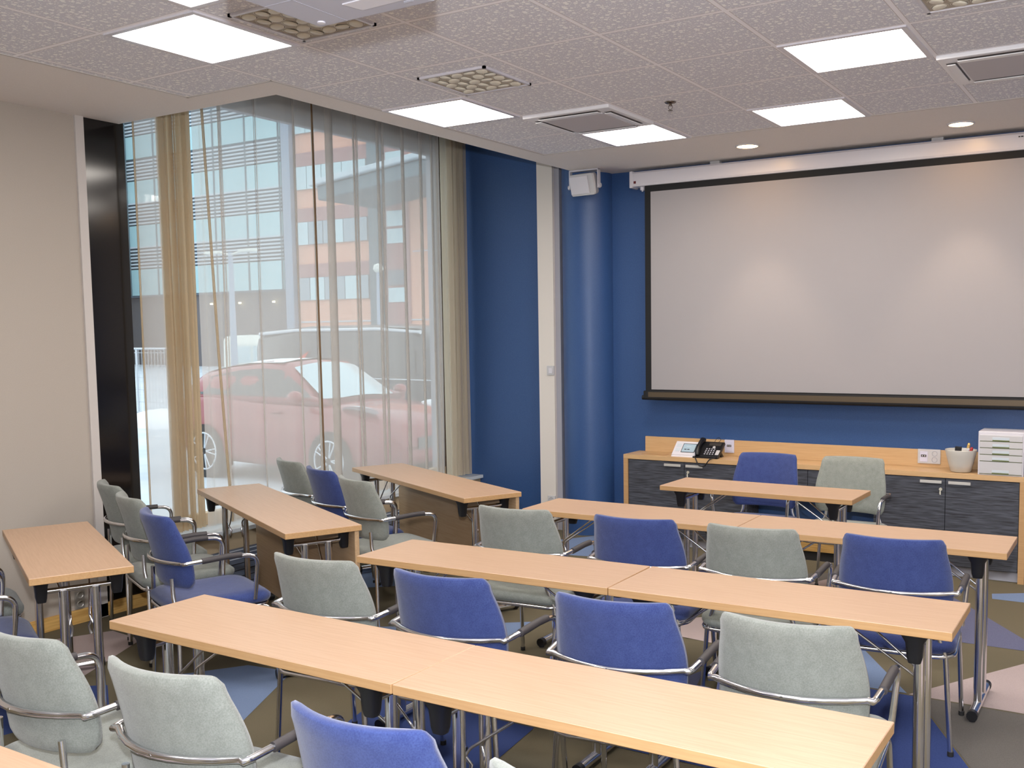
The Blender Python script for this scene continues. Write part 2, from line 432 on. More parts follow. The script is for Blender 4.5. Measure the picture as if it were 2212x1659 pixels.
socket_plate('wall_socket', (-1.745, 3.33, .265), 0, 'white single socket at the foot of the white pilaster', 1, 'white_plastic', .075, .075)
e = empty('light_switch', (-1.738, 3.33, 1.392)); tag(e, 'small white switch at mid height on the white pilaster', 'switch')
m = MB(); m.bbox(-.035, .035, -.014, 0, -.04, .04, .004); m.build('face_plate', 'white_plastic', e)
m = MB(); m.bbox(-.014, .022, -.020, -.013, -.026, .02, .003); m.build('rocker', 'white_gloss', e)

# ------------------------------------------------------------------ CEILING FITTINGS
def light_panel(u, v, label):
    x0, y0 = u * .6, v * .6
    e = empty('ceiling_light_panel', (x0 + .3, y0 + .3, H)); tag(e, label, 'ceiling light', 'square light panels in the tile ceiling')
    m = MB()
    for a, b, c, d in ((-.292, .292, -.292, -.266), (-.292, .292, .266, .292), (-.292, -.266, -.266, .266), (.266, .292, -.266, .266)):
        m.box(a, b, c, d, -.008, .0)
    m.build('frame', 'white_gloss', e)
    m = MB(); m.box(-.268, .268, -.268, .268, -.005, -.001); m.build('diffuser', 'light_panel', e)
light_panel(-2, -2, 'square glowing ceiling panel nearest the top left corner, in front of the projector')
light_panel(-1, -3, 'square glowing ceiling panel cut off by the top edge left of the projector')
light_panel(-2, 1, 'square glowing ceiling panel above the curtained window')
light_panel(-1, 3, 'square glowing ceiling panel touching the air conditioning cassette')
light_panel(2, 1, 'largest square glowing ceiling panel at upper right')
light_panel(1, 3, 'square glowing ceiling panel above the projection screen')
for u, v in ((2, -3), (5, 1), (4, 3), (3, -6), (-1, -7), (6, -2), (6, -6)):
    light_panel(u, v, 'square glowing ceiling panel in the rear or right of the room, outside the picture')

def downlight(x, y, label):
    e = empty('round_downlight', (x, y, H)); tag(e, label, 'ceiling light', 'round downlights before the projection screen')
    m = MB(); m.lathe([(.085, 0), (.085, -.006), (.074, -.008), (.072, -.002)], (0, 0, 0), 32); m.build('trim_ring', 'white_gloss', e)
    m = MB(); m.cyl((0, 0, -.005), .073, .004, 32); m.build('lens', 'downlight_glow', e)
    l = bpy.data.lights.new('downlight_beam', 'SPOT'); l.energy = 13; l.color = (1, .78, .58); l.spot_size = math.radians(64); l.spot_blend = .5; l.shadow_soft_size = .05
    lo = bpy.data.objects.new('downlight_beam', l); COL.objects.link(lo); lo.parent = e; lo.location = (0, 0, -.02)
for x, y, t in ((.19, 2.925, 'small round glowing downlight above the left half of the projection screen'), (1.62, 2.98, 'small round glowing downlight above the right half of the projection screen'), (3.05, 3.0, 'round downlight further right along the screen wall, outside the picture')): downlight(x, y, t)

def vent(x, y, label):
    e = empty('ceiling_air_vent', (x, y, H)); tag(e, label, 'air vent', 'square supply air vents with round nozzles')
    m = MB(); h = .212
    for a, b, c, d in ((-h, h, -h, -h + .014), (-h, h, h - .014, h), (-h, -h + .014, -h, h), (h - .014, h, -h, h)): m.box(a, b, c, d, -.012, 0)
    m.build('frame', 'white_gloss', e)
    m = MB(); m.box(-h + .012, h - .012, -h + .012, h - .012, -.006, -.001); m.build('plate', 'vent_beige', e)
    for i in range(5):
        for j in range(5):
            cx, cy = (i - 2) * .076, (j - 2) * .076
            rot = Matrix.Translation((cx, cy, -.006)) @ Matrix.Rotation(math.radians(9 if (i + j) % 2 else -9), 4, 'X' if i > 2 else 'Y')
            m = MB(); m.lathe([(.030, .001), (.030, -.002), (.027, -.005), (.018, -.007), (0, -.008)], (0, 0, 0), 18, 0, rot)
            m.lathe([(.0335, -.0065 + .004), (.036, -.0025), (.033, -.001)], (cx, cy, -.004), 18, 0)
            m.add([(cx - .024, cy + .018, -.0068), (cx + .024, cy + .018, -.0068), (cx + .018, cy + .027, -.0068), (cx - .018, cy + .027, -.0068)], [(0, 1, 2, 3)], 1)
            m.build('nozzle', ['vent_disc', 'vent_dark'], e)
vent(-.33, .35, 'square beige air vent with round nozzles above the window, fully in view')
vent(-.32, -.87, 'square beige air vent half hidden behind the ceiling projector')
vent(2.12, .26, 'square beige air vent cut off by the top right corner')

def cassette(u, v, label):
    e = empty('air_conditioning_cassette', (u * .6 + .3, v * .6 + .3, H)); tag(e, label, 'air conditioner')
    m = MB(); h = .298
    m.bbox(-h, h, -h, h, -.022, .0, .006)
    m.build('cover', 'pale_gloss', e)
    m = MB(); m.bbox(-.205, .205, -.205, .205, -.030, -.021, .003); m.build('intake_grille', 'intake_grey', e)
    for k in range(4):
        R_ = Matrix.Rotation(k * PI / 2, 4, 'Z')
        m = MB(); m.box(-.205, .205, .218, .268, -.0235, -.0215, 1, R_); m.bbox(-.205, .205, .222, .262, -.034, -.029, .001, 0, 1, R_ @ Matrix.Translation((0, .0, 0)) )
        m.build('louvre', ['pale_gloss', 'louvre_gap'], e)
cassette(-1, 2, 'square white air conditioning cassette behind a glowing panel near the window')
cassette(3, 2, 'square white air conditioning cassette cut off by the right edge of the picture')

e = empty('sprinkler_head', (.311, 1.371, H)); tag(e, 'small chrome sprinkler head on the tile ceiling', 'sprinkler')
m = MB(); m.lathe([(.034, 0), (.034, -.003), (.026, -.008), (.010, -.010), (.008, -.022)], (0, 0, 0), 20); m.build('escutcheon', 'chrome_dark', e)
m = MB(); m.tube([(-.010, 0, -.02), (-.013, 0, -.034), (0, 0, -.046)], .0022, 6); m.tube([(.010, 0, -.02), (.013, 0, -.034), (0, 0, -.046)], .0022, 6); m.cyl((0, 0, -.050), .014, .002, 14); m.build('deflector', 'chrome_dark', e)

# projector
pj = empty('ceiling_projector', (.893, -1.98, 2.6)); tag(pj, 'white projector hanging from the ceiling at the top edge', 'projector')
m = MB(); m.bbox(-.213, .213, -.17, .18, 0, .135, .012, 0, 3); m.build('housing', 'projector_white', pj)
m = MB(); m.prism([(-.01, .055), (.115, .052), (.16, .115), (.005, .12)], -.003, .004); m.build('cooling_hatch', 'white_gloss', pj)
m = MB(); m.box(-.10, -.098, -.16, .17, -.001, .001); m.box(-.2, .2, -.04, -.038, -.001, .001); m.build('seam', 'grey_paint', pj)
m = MB(); m.cyl((0, 0, .135), .022, .30, 20); m.bbox(-.09, .09, -.09, .09, .415, .43, .003); m.build('ceiling_mount', 'white_gloss', pj)
m = MB(); m.cyl((.10, .172, .07), .04, .03, 24, 0, 'Y'); m.build('lens', 'black_plastic', pj)
m = MB(); m.cyl((-.17, .14, -.004), .012, .004, 12); m.build('foot', 'white_gloss', pj)
m = MB(); m.box(.135, .165, .137, .141, -.002, 0); m.box(.14, .17, .130, .133, -.002, 0); m.build('lettering', 'grey_paint', pj)

# loudspeaker
sp = empty('wall_loudspeaker', (-1.29, 3.13, 2.905)); tag(sp, 'white loudspeaker tilted on a bracket in the corner by the screen', 'loudspeaker')
R_ = Matrix.Rotation(math.radians(-6), 4, 'Z') @ Matrix.Rotation(math.radians(14), 4, 'X')
m = MB()
pr = [(-.125, .0), (-.118, -.012), (.118, -.012), (.125, 0), (.10, .075), (.07, .11), (-.07, .11), (-.10, .075)]
rows = []
def spk_sec(z, s): return [R_ @ Vector((x * s, y * (1 if y < 0.02 else s), z)) for x, y in pr]
for z, s in ((-.085, .86), (-.08, .93), (-.07, .97), (0, 1), (.07, .97), (.08, .93), (.085, .86)): rows.append(spk_sec(z, s))
m.grid(rows, 0, False, True); m.add(rows[0], [tuple(range(7, -1, -1))]); m.add(rows[-1], [tuple(range(8))])
m.build('cabinet', 'white_plastic', sp)
m = MB(); m.bbox(-.112, .068, -.020, -.011, -.07, .07, .004, 0, 2, R_); m.build('grille', 'white_gloss', sp)
m = MB(); m.bbox(-.135, -.125, .01, .05, -.02, .122, .002); m.bbox(.128, .138, .01, .05, -.03, .122, .002); m.bbox(-.135, .138, .01, .05, .112, .124, .002); m.cyl((.138, .03, -.01), .018, .012, 16, 0, 'X'); m.cyl((-.148, .03, -.01), .018, .012, 16, 0, 'X')
m.build('bracket', 'white_gloss', sp)

# projection screen
ps = empty('projection_screen', (.7, 3.40, 1.2)); tag(ps, 'large pulled-down white projection screen with black border on the blue wall', 'projection screen')
X0, X1 = -.965, 2.62
m = MB()
prof = [(-.07, 1.685), (-.075, 1.70), (-.075, 1.785), (-.06, 1.80), (.02, 1.80), (.03, 1.79), (.03, 1.69), (.02, 1.68), (-.055, 1.68)]
ring0 = [(X0 - .7, y, z) for y, z in prof]; ring1 = [(X1 - .7, y, z) for y, z in prof]
m.grid([ring0, ring1], 0, False, True); m.add(ring0, [tuple(range(len(prof)))]); m.add(ring1, [tuple(range(len(prof)))])
m.build('casing', 'white_gloss', ps)
m = MB(); m.bbox(X0 - .700, X0 - .672, -.080, .034, 1.672, 1.806, .006); m.build('end_cap', 'white_gloss', ps)
m = MB(); m.box(X0 - .672 + .01, X0 - .672 + .03, -.0765, -.074, 1.705, 1.725); m.build('indicator', 'red_led', ps)
m = MB(); m.cyl((X0 - .61, -.02, 1.655), .02, .03, 16, 0); m.cyl((X0 - .61, -.02, 1.645), .008, .012, 12); m.build('eye_bolt', 'white_gloss', ps)
for bx in (-.25, 1.40):
    m = MB(); m.bbox(bx - .7 - .04, bx - .7 + .04, -.02, .03, 1.795, 1.8295, .003); m.build('bracket', 'white_plastic', ps)
m = MB(); m.box(-.835 - .7, 2.5 - .7, -.062, -.058, .03, 1.70); m.build('screen_border', 'screen_black', ps)
m = MB(); m.box(-.782 - .7, 2.45 - .7, -.0635, -.0622, .046, 1.632); m.build('screen_surface', 'screen_white', ps)
m = MB(); m.bbox(-.845 - .7, 2.51 - .7, -.088, -.055, -.030, .036, .008, 0); m.tube([(-.86 - .7, -.068, -.020), (2.53 - .7, -.068, -.020)], .019, 14, 1); m.box(-.80 - .7, 2.48 - .7, -.0895, -.088, -.014, .026, 2)
m.build('bottom_bar', ['screen_black', 'screen_black', 'screen_bar'], ps)
# maker's lettering, seen only in part
m = MB()
xx = 1.922
for wd in (.012, .014, .012, .012, .02, .014, .014): m.box(xx - .7, xx - .7 + wd, -.0758, -.075, 1.765, 1.772); xx += wd + .004
m.build('lettering', 'screen_black', ps)

# ------------------------------------------------------------------ CHAIRS
def superpad(hx, hy0, hy1, r, n=8):
    pts = []
    for cx, cy, a0 in ((hx - r, hy1 - r, 0), (-hx + r, hy1 - r, PI / 2), (-hx + r * .9, hy0 + r * .9, PI), (hx - r * .9, hy0 + r * .9, 1.5 * PI)):
        for k in range(n + 1):
            a = a0 + PI / 2 * k / n; pts.append((cx + r * math.cos(a), cy + r * math.sin(a)))
    return pts
def back_surf(z):      # centre line y and half width at height z
    t = (z - .49) / (.872 - .49)
    y = -.200 - .035 * t - .045 * t * t
    hw = .205 + .022 * math.sin(min(1, max(0, t * 1.15)) * PI) - .004 * t
    return y, hw
def back_y(x, z, hw): return 0.068 * (x / .21) ** 2
def make_chair(fab):
    root = empty('conference_chair')  # seat, backrest, arm rail, sleeves, frame, four legs
    out = superpad(.235, -.225, .255, .085)
    m = MB(); rows = []
    for s, z, b in ((.86, .405, 0), (.97, .412, 0), (1.0, .43, 0), (1.0, .445, 0), (.975, .458, 0), (.92, .466, 0), (.7, .470, 0), (.35, .470, 0), (.05, .470, 0)):
        rows.append([Vector((x * s, .015 + (y - .015) * s, z - .018 * max(0, (y * s - .17) / .09) ** 2 * (1 if z > .45 else .4))) for x, y in out])
    m.grid(rows, 0, True, True); m.add(rows[0], [tuple(range(len(out) - 1, -1, -1))], 0, True); m.add(rows[-1], [tuple(range(len(out)))], 0, True)
    m.build('seat', fab, root, weld=True)
    # backrest: padded curved slab
    m = MB(); nx, nz = 14, 16; z0, z1 = .532, .872
    def ringpts(zz, sc, th):
        y0, hw = back_surf(zz); hw *= sc; front = []; back = []
        for i in range(nx + 1):
            x = -hw + 2 * hw * i / nx; e = abs(i / nx * 2 - 1); te = th * (1 - .55 * max(0, (e - .8) / .2) ** 2)
            yc = y0 + back_y(x, zz, hw)
            front.append(Vector((x, yc + te, zz))); back.append(Vector((x, yc - te, zz)))
        return front + back[::-1]
    rows = []
    for k in range(nz + 1):
        t = k / nz; zz = z0 + (z1 - z0) * t
        d = min(t, 1 - t) * nz
        sc = 1 - .055 * max(0, 1 - d / 1.5) ** 2; th = .023 * (1 - .30 * max(0, 1 - d / 1.1) ** 2)
        rows.append(ringpts(zz, sc, th))
    for zz, sc, th, pos in ((z0 - .006, .90, .010, 0), (z1 + .005, .91, .013, 1)):
        rw = ringpts(zz, sc, th)
        if pos == 0: rows.insert(0, rw)
        else: rows.append(rw)
    m.grid(rows, 0, True, True)
    n_ = 2 * (nx + 1)
    for rw, fl in ((rows[0], 1), (rows[-1], 0)):
        m.add(rw, [(i, i + 1, n_ - 2 - i, n_ - 1 - i) for i in range(nx)], 0, True)
    m.build('backrest', fab, root, weld=True)
    # arm rail: one chrome tube from front of one arm, behind the backrest, to the other arm
    yb, hwb = back_surf(.655)
    pts = [(.238, .150, .435), (.258, .168, .655), (.258, .02, .668), (.252, -.10, .660), (.238, -.19, .655)]
    mid = []
    for k in range(9):
        x = .225 - .45 * k / 8; mid.append((x, yb + back_y(x, .655, hwb) - .034 - .004, .655))
    left = [(-x, y, z) for x, y, z in pts[::-1]]
    path = fillet([pts[0], pts[1], pts[2]], .055, 7)[:-1] + [Vector(p) for p in pts[2:4]] + [Vector((.247, -.165, .656)), Vector((.241, -.19, .655))] + [Vector(p) for p in mid]
    path += [Vector((-.241, -.19, .655)), Vector((-.247, -.165, .656))] + [Vector((-p[0], p[1], p[2])) for p in (pts[3], pts[2])] + [Vector((-p.x, p.y, p.z)) for p in fillet([pts[0], pts[1], pts[2]], .055, 7)[:-1][::-1]]
    m = MB(); m.tube(path, .0108, 10); m.build('arm_rail', 'chrome', root)
    for s in (-1, 1):
        m = MB(); m.tube([(s * .258, .085, .6665), (s * .258, .02, .668), (s * .2545, -.10, .6605)], .0142, 12); m.build('arm_sleeve', 'arm_sleeve', root)
    m = MB(); m.cyl((0, yb - .048, .655), .006, .012, 10, 0, 'Y', .004); m.build('bolt', 'chrome', root)
    # seat frame loop
    lp = []
    for x, y in superpad(.228, -.215, .235, .08, 5): lp.append((x, y, .400 if y < .1 else .402 - (y - .1) * .05))
    m = MB(); m.tube(lp, .0095, 8, closed=True); m.build('seat_frame', 'chrome', root)
    for s in (-1, 1):
        m = MB(); m.tube(fillet([(s * .205, .10, .393), (s * .222, .225, .393), (s * .236, .262, .0)], .04, 5), .0105, 8); m.cyl((s * .236, .262, 0), .0125, .018, 10, 1); m.build('leg', ['chrome', 'dark_rubber'], root)
        m = MB(); m.tube([(s * .165, -.215, .58), (s * .172, -.214, .49), (s * .205, -.205, .40), (s * .232, -.215, .0)], .0105, 8); m.cyl((s * .232, -.215, 0), .0125, .018, 10, 1); m.build('leg', ['chrome', 'dark_rubber'], root)
    return root
protos = {}
def chair(color, mx, my, ang, label, group):
    """mx,my = middle of the backrest top; ang = heading of the sitter's right hand axis in degrees"""
    a = math.radians(ang); off = .240
    x = mx - math.sin(a) * off; y = my + math.cos(a) * off
    if color not in protos: o = protos[color] = make_chair('fabric_' + color)
    else: o = copy_tree(protos[color])
    o.location = (x, y, .0035); o.rotation_euler = (0, 0, a)
    tag(o, label, 'chair', group)
G1 = 'chairs at the nearest visible table row'; G2 = 'chairs at the middle table row'; G3 = 'chairs at the far table row'; GL = 'chairs at the slanted window-side tables'; GH = 'chairs at the head table'
T = (.87 - .85) / (1.714 - .86)
CH = [
 ('grey', -.0, -2.40, -2, 'grey armchair at the lower left edge of the picture', G1),
 ('grey', .63, -2.405, 3, 'grey armchair in the foreground, second from the lower left corner', G1),
 ('blue', 1.30, -2.41, 1, 'blue armchair cut off by the bottom edge of the picture', G1),
 ('grey', 1.88, -2.44, 1, 'grey armchair of which only a backrest corner shows at the bottom edge', G1),
 ('grey', .055, -1.30, 3, 'grey armchair leftmost behind the longest front table row, beside the panelled table', G2),
 ('blue', .645, -1.285, 3, 'left one of two neighbouring blue armchairs between the two front table rows', G2),
 ('blue', 1.33, -1.278, 6, 'right one of two neighbouring blue armchairs between the two front table rows', G2),
 ('grey', 1.888, -1.247, 4, 'grey armchair at the right end, just behind the frontmost long table row', G2),
 ('grey', .135, -.06, 4, 'grey armchair leftmost at the far table row', G3),
 ('blue', .762, -.016, 5, 'left of the two blue armchairs at the far table row', G3),
 ('grey', 1.307, .022, 4, 'grey armchair between two blue ones at the far table row', G3),
 ('blue', 1.888, .078, 5, 'blue armchair at the right end of the far table row', G3),
 ('blue', .512, 2.50, 181.5, 'blue armchair facing the room behind the head table', GH),
 ('grey', 1.078, 2.53, 181, 'grey armchair facing the room behind the head table', GH),
 ('grey', -2.42, -.44, -23, 'grey armchair against the black panel, furthest left of the window-side chairs', GL),
 ('grey', -1.91, -.675, -23, 'grey armchair between a grey and a blue one at the left window table', GL),
 ('blue', -1.335, -.945, -22, 'blue armchair in profile at the left window table', GL),
 ('grey', -2.265, .79, -23, 'grey armchair nearest the curtain at the further window table', GL),
 ('blue', -1.755, .565, -23, 'blue armchair between two grey ones at the further window table', GL),
 ('grey', -1.252, .334, -22, 'grey armchair in profile at the near end of the further window table', GL),
]
for c in CH: chair(*c)
# chairs at the single table by the left wall: given by seat centre
def chair_at(color, sx, sy, ang, label, group):
    a = math.radians(ang); chair(color, sx + math.sin(a) * .24, sy - math.cos(a) * .24, ang, label, group)
chair_at('blue', -1.525, -1.745, -24, 'blue armchair cut off by the left edge, beside the small table', GL)
chair_at('grey', -2.10, -1.47, -24, 'grey chair seat partly hidden at the left edge behind a blue seat', GL)

# ------------------------------------------------------------------ TABLES
TZ = .752; TT = .030
def make_table(Ln, D, panel):
    root = empty('folding_table')
    m = MB(); m.bbox(.0012, Ln - .0035, 0, D, TZ - TT, TZ, .002, 0, 1)
    # lighter laminate on top, edge band on the sides
    m2 = MB()
    for f, mi in zip(m.f, m.mi):
        zs = [m.v[i][2] for i in f]
        m2.f.append(f); m2.mi.append(0 if min(zs) > TZ - .0025 else 1); m2.sm.append(False)
    m2.v = m.v; m2.build('tabletop', ['beech', 'beech_edge'], root)
    for s, xe in ((1, .125), (-1, Ln - .125)):
        xo = xe
        m = MB(); m.tube([(xo, .06, .665), (xo, D - .06, .665)], .0115, 12)
        for q in (-.062, .062): m.tube([(xo, D / 2 + q, .662), (xo, D / 2 + q * 1.05, .028)], .0185, 14)
        m.tube([(xo, -.02, .026), (xo, D + .02, .026)], .0205, 14)
        leg = m.build('leg', 'chrome', root)
        for yy in (-.03, D + .002):
            m = MB(); m.tube([(xo, yy, .0255), (xo, yy + .028, .0255)], .0235, 14); m.cyl((xo, yy + .014, 0), .014, .01, 12); m.build('foot_cap', 'black_plastic', leg)
        for yy in (.052, D - .052):
            m = MB(); rows = []
            for z, hx, hy in ((TZ - TT, .046, .036), (.712, .043, .034), (.69, .030, .026), (.64, .025, .022), (.622, .020, .018)):
                rows.append([Vector((xo + hx * (abs(math.cos(a)) ** .6) * (1 if math.cos(a) > 0 else -1), yy + hy * (abs(math.sin(a)) ** .6) * (1 if math.sin(a) > 0 else -1), z)) for a in [2 * PI * k / 16 for k in range(16)]])
            m.grid(rows, 0, True, True); m.add(rows[0], [tuple(range(16))]); m.add(rows[-1], [tuple(range(15, -1, -1))])
            m.build('bracket', 'black_plastic', root)
        for q in (-.035, .035):
            m = MB(); m.tube(fillet([(xo, D / 2 + q * 1.35, .50), (xo + s * .012, D / 2 + q, .535), (xo + s * .26, D / 2 + q * 2.2, .712), (xo + s * .30, D / 2 + q * 2.2, .716)], .02, 3), .0045, 8); m.build('brace', 'chrome', root)
            m = MB(); m.tube([(xo + s * .004, D / 2 + q * 1.2, .515), (xo + s * .018, D / 2 + q * .9, .49), (xo + s * .012, D / 2 + q * 1.1, .455)], .006, 8); m.build('hook', 'chrome', root)
    if panel:
        m = MB(); m.bbox(.01, Ln - .012, D - .036, D - .012, .09, TZ - TT, .002, 0, 1); m.build('modesty_panel', 'beech_panel', root)
    return root
tprotos = {}
def table(x, y, a, Ln, D, label, group, panel=False):
    k = (Ln, D, panel)
    if k not in tprotos: o = tprotos[k] = make_table(Ln, D, panel)
    else: o = copy_tree(tprotos[k])
    o.location = (x, y, .0035); o.rotation_euler = (0, 0, a); tag(o, label, 'table', group)
D_ = .3935; LR = 1.2282
GT = 'beech folding tables in straight rows'
def row(x, y, a, Ln, l1, l2, a2=None):
    table(x, y, a, Ln, D_, l1, GT)
    a2 = a if a2 is None else a2
    table(x + Ln * math.cos(a), y + Ln * math.sin(a), a2, Ln, D_, l2, GT)
row(-.2539, -1.9354, -.006, 1.263, 'left half of the frontmost long beech table row', 'right half of the frontmost long beech table row, with the brightest top', .004)
row(-.1946, -.7845, .0308, LR, 'left half of the middle long beech table row', 'right half of the middle long beech table row', .02)
row(-.1988, .5301, .0132, LR, 'left half of the far long beech table row, beside the panelled table', 'right half of the far long beech table row, reaching toward the dark cabinets')
table(.1117, 1.62, -.012, 1.2085, D_, 'single beech table at the front with two chairs behind it', GT)
table(-.25, -3.105, -.004, 1.2282, D_, 'beech table of which only a corner shows at the lower left edge', GT)
GW = 'slanted beech tables along the window side'
table(-2.207, -1.186, -.4444, 1.2589, D_, 'short slanted beech table at the left wall without a panel', GW)
table(-2.4333, .1817, -.4484, 1.7714, D_, 'slanted panelled beech table on the left, in front of the curtain stack', GW, True)
table(-2.2546, 1.3967, -.4404, 1.7336, D_, 'slanted panelled beech table further back beside the blue wall', GW, True)

# ------------------------------------------------------------------ SIDEBOARD
CT = .722
wt = empty('sideboard_worktop', (.52, 3.33, CT)); tag(wt, 'long light beech worktop with upstand above the dark cabinets', 'worktop')
def wtb(x0, x1, y0, y1, z0, z1, name, mat='beech_edge', b=.002):
    m = MB(); m.bbox(x0 - .52, x1 - .52, y0 - 3.33, y1 - 3.33, z0 - CT, z1 - CT, b); return m.build(name, mat, wt)
wtb(-.968, 2.04, 3.19, 3.478, CT - .035, CT, 'worktop_board', 'beech_honey')
wtb(-.90, 2.04, 3.455, 3.476, CT, CT + .125, 'upstand', 'beech_honey')
wtb(-.968, -.928, 3.19, 3.478, 0, CT - .035, 'end_panel')
wtb(2.0, 2.04, 3.19, 3.478, 0, CT - .035, 'end_panel')
def cab(x0, x1, label, mode):
    e = empty('sideboard_cabinet', ((x0 + x1) / 2, 3.33, 0)); tag(e, label, 'cabinet', 'dark oak cabinets under the worktop')
    c = (x0 + x1) / 2; hw = (x1 - x0) / 2 - .001
    ztop = CT - .037
    m = MB()
    m.box(-hw, -hw + .018, -.115, .14, .07, ztop); m.box(hw - .018, hw, -.115, .14, .07, ztop)
    if mode == 'door':
        m.box(-hw, hw, .12, .14, .07, ztop); m.box(-hw, hw, -.115, .14, .07, .09); m.box(-hw, hw, -.115, .14, ztop - .02, ztop)
    else:
        m.box(-hw, hw, -.115, .14, ztop - .02, ztop); m.box(-hw, hw, -.115, .14, .50, .516)
    m.build('body', 'dark_oak', e)
    m = MB(); m.box(-hw, hw, -.09, .13, 0, .07); m.build('plinth', 'grey_paint' if mode == 'door' else 'dark_rubber', e)
    if mode != 'door':
        m = MB(); m.box(-hw + .02, hw - .02, -.10, .13, .07, .135); m.build('base_board', 'pine', e)
    for s in (-1, 1):
        zb = .075 if mode == 'door' else .515
        xa, xb = (-hw + .002, -.0015) if s < 0 else (.0015, hw - .002)
        m = MB(); m.bbox(xa, xb, -.134, -.116, zb, ztop - .003, .0015, 0, 1)
        d = m.build('door' if mode == 'door' else 'drawer_front', 'dark_oak', e)
        if mode == 'door':
            hx = (-.165, -.022) if s < 0 else (.022, .165)
            m = MB(); m.bbox(hx[0], hx[1], -.158, -.148, .648, .668, .002); m.box(hx[0] + .01, hx[0] + .02, -.15, -.134, .652, .664); m.box(hx[1] - .02, hx[1] - .01, -.15, -.134, .652, .664); m.build('handle', 'steel_handle', d)
        if mode == 'door' and ((s < 0) == ('right' in label)):
            kx = -.03 if s < 0 else .035
            m = MB(); m.cyl((kx, -.142, .607), .011, .008, 16, 0, 'Y'); m.tube([(kx, -.146, .603), (kx - .002, -.148, .59), (kx + .001, -.15, .57)], .004, 6); m.bbox(kx - .007, kx + .004, -.150, -.146, .572, .592, .002); m.build('lock_and_key', 'brass_key', d)
cab(-.928, .066, 'dark oak two-door cabinet at the left end, key in its lock', 'door')
cab(.066, 1.060, 'dark oak cabinet unit with open space below, behind the head table', 'open')
cab(1.060, 2.0, 'dark oak two-door cabinet at the right end with two pale handles', 'door')

# things on the worktop
def on_top(name, x, y, label, cat, rz=0): e = empty(name, (x, y, CT), rz); tag(e, label, cat); return e
e = on_top('control_panel', -.455, 3.30, 'white tilted touch control panel left of the telephone', 'control panel')
R_ = Matrix.Rotation(math.radians(38), 4, 'X')
m = MB(); m.prism([(-.07, 0), (.07, 0), (.07, .012), (.062, .10), (.045, .105), (-.06, .012)], -.105, .105, 0, Matrix(((0, 0, 1, 0), (1, 0, 0, 0), (0, 1, 0, 0), (0, 0, 0, 1))))
m.build('housing', 'white_gloss', e)
sl = math.atan2(.093, .105)
Q = Matrix.Translation((0, -.006, .0605)) @ Matrix.Rotation(sl, 4, 'X')
m = MB(); m.bbox(-.105, .105, -.072, .072, -.004, .004, .003, 0, 2, Q); fr = m.build('bezel', 'white_gloss', e)
m = MB(); m.box(-.035, .082, -.045, .048, .003, .0055, 0, Q); m.box(-.030, .077, -.040, .043, .0055, .006, 1, Q); m.box(-.012, .008, -.018, -.010, .006, .0065, 0, Q); m.box(.014, .034, -.018, -.010, .006, .0065, 0, Q); m.box(.0, .04, .015, .018, .006, .0065, 2, Q); m.build('display', ['black_plastic', 'lcd', 'handle_recess'], e)
for k in (0, 1):
    m = MB(); m.bbox(-.088, -.048, .008 - k * .045, .044 - k * .045, .003, .0055, .001, 0, 1, Q); m.build('button', 'handle_recess', e)

e = on_top('desk_telephone', -.275, 3.315, 'black corded desk telephone on the worktop', 'telephone')
Q = Matrix.Translation((0, -.0, .058)) @ Matrix.Rotation(math.radians(36), 4, 'X')
m = MB(); m.bbox(-.085, .115, -.09, .085, -.014, .010, .006, 0, 2, Q); m.box(-.09, .12, -.105, -.075, 0, .012); m.prism([(.02, 0), (.06, 0), (-.01, .07)], .09, .104, 0, Matrix(((0, 0, 1, 0), (1, 0, 0, 0), (0, 1, 0, 0), (0, 0, 0, 1)))); m.build('base', 'black_plastic', e)
m = MB()
for i in range(4):
    for j in range(4): m.bbox(-.015 + i * .022, -.003 + i * .022, -.068 + j * .02, -.056 + j * .02, .010, .013, .0015, 0, 1, Q)
m.build('keypad', 'grey_paint', e)
m = MB(); m.bbox(-.005, .095, .035, .07, .010, .013, .001, 0, 1, Q); m.build('display', 'vent_dark', e)
m = MB(); m.lathe([(.012, 0), (.011, .004), (0, .005)], (0, 0, 0), 16, 0, Q @ Matrix.Translation((.045, .018, .011))); m.bbox(.078, .108, -.07, -.015, .011, .013, .001, 0, 1, Q); m.build('message_label', 'white_plastic', e)
m = MB()
hp = [Q @ Vector(p) for p in ((-.058, -.092, .022), (-.062, -.07, .036), (-.065, -.02, .046), (-.065, .03, .046), (-.062, .07, .038), (-.058, .09, .022))]
m.tube(hp, [.016, .021, .016, .016, .021, .016], 12, 0, False, 1.0); m.build('handset', 'black_plastic', e)
m = MB(); m.tube(fillet([(-.058, -.07, .02), (-.075, -.10, -.0 + .012), (-.05, -.142, .006), (-.02, -.152, -.055), (.03, -.152, -.058), (.07, -.142, .004), (.10, -.11, .008)], .03, 5), .0045, 8)
m.build('cord', 'black_plastic', e)
m = MB(); m.tube(fillet([(.02, .06, .09), (.03, .075, .13), (.055, .08, .155), (.08, .075, .13), (.05, .06, .105)], .02, 4), .002, 6); m.build('cord', 'black_plastic', e)

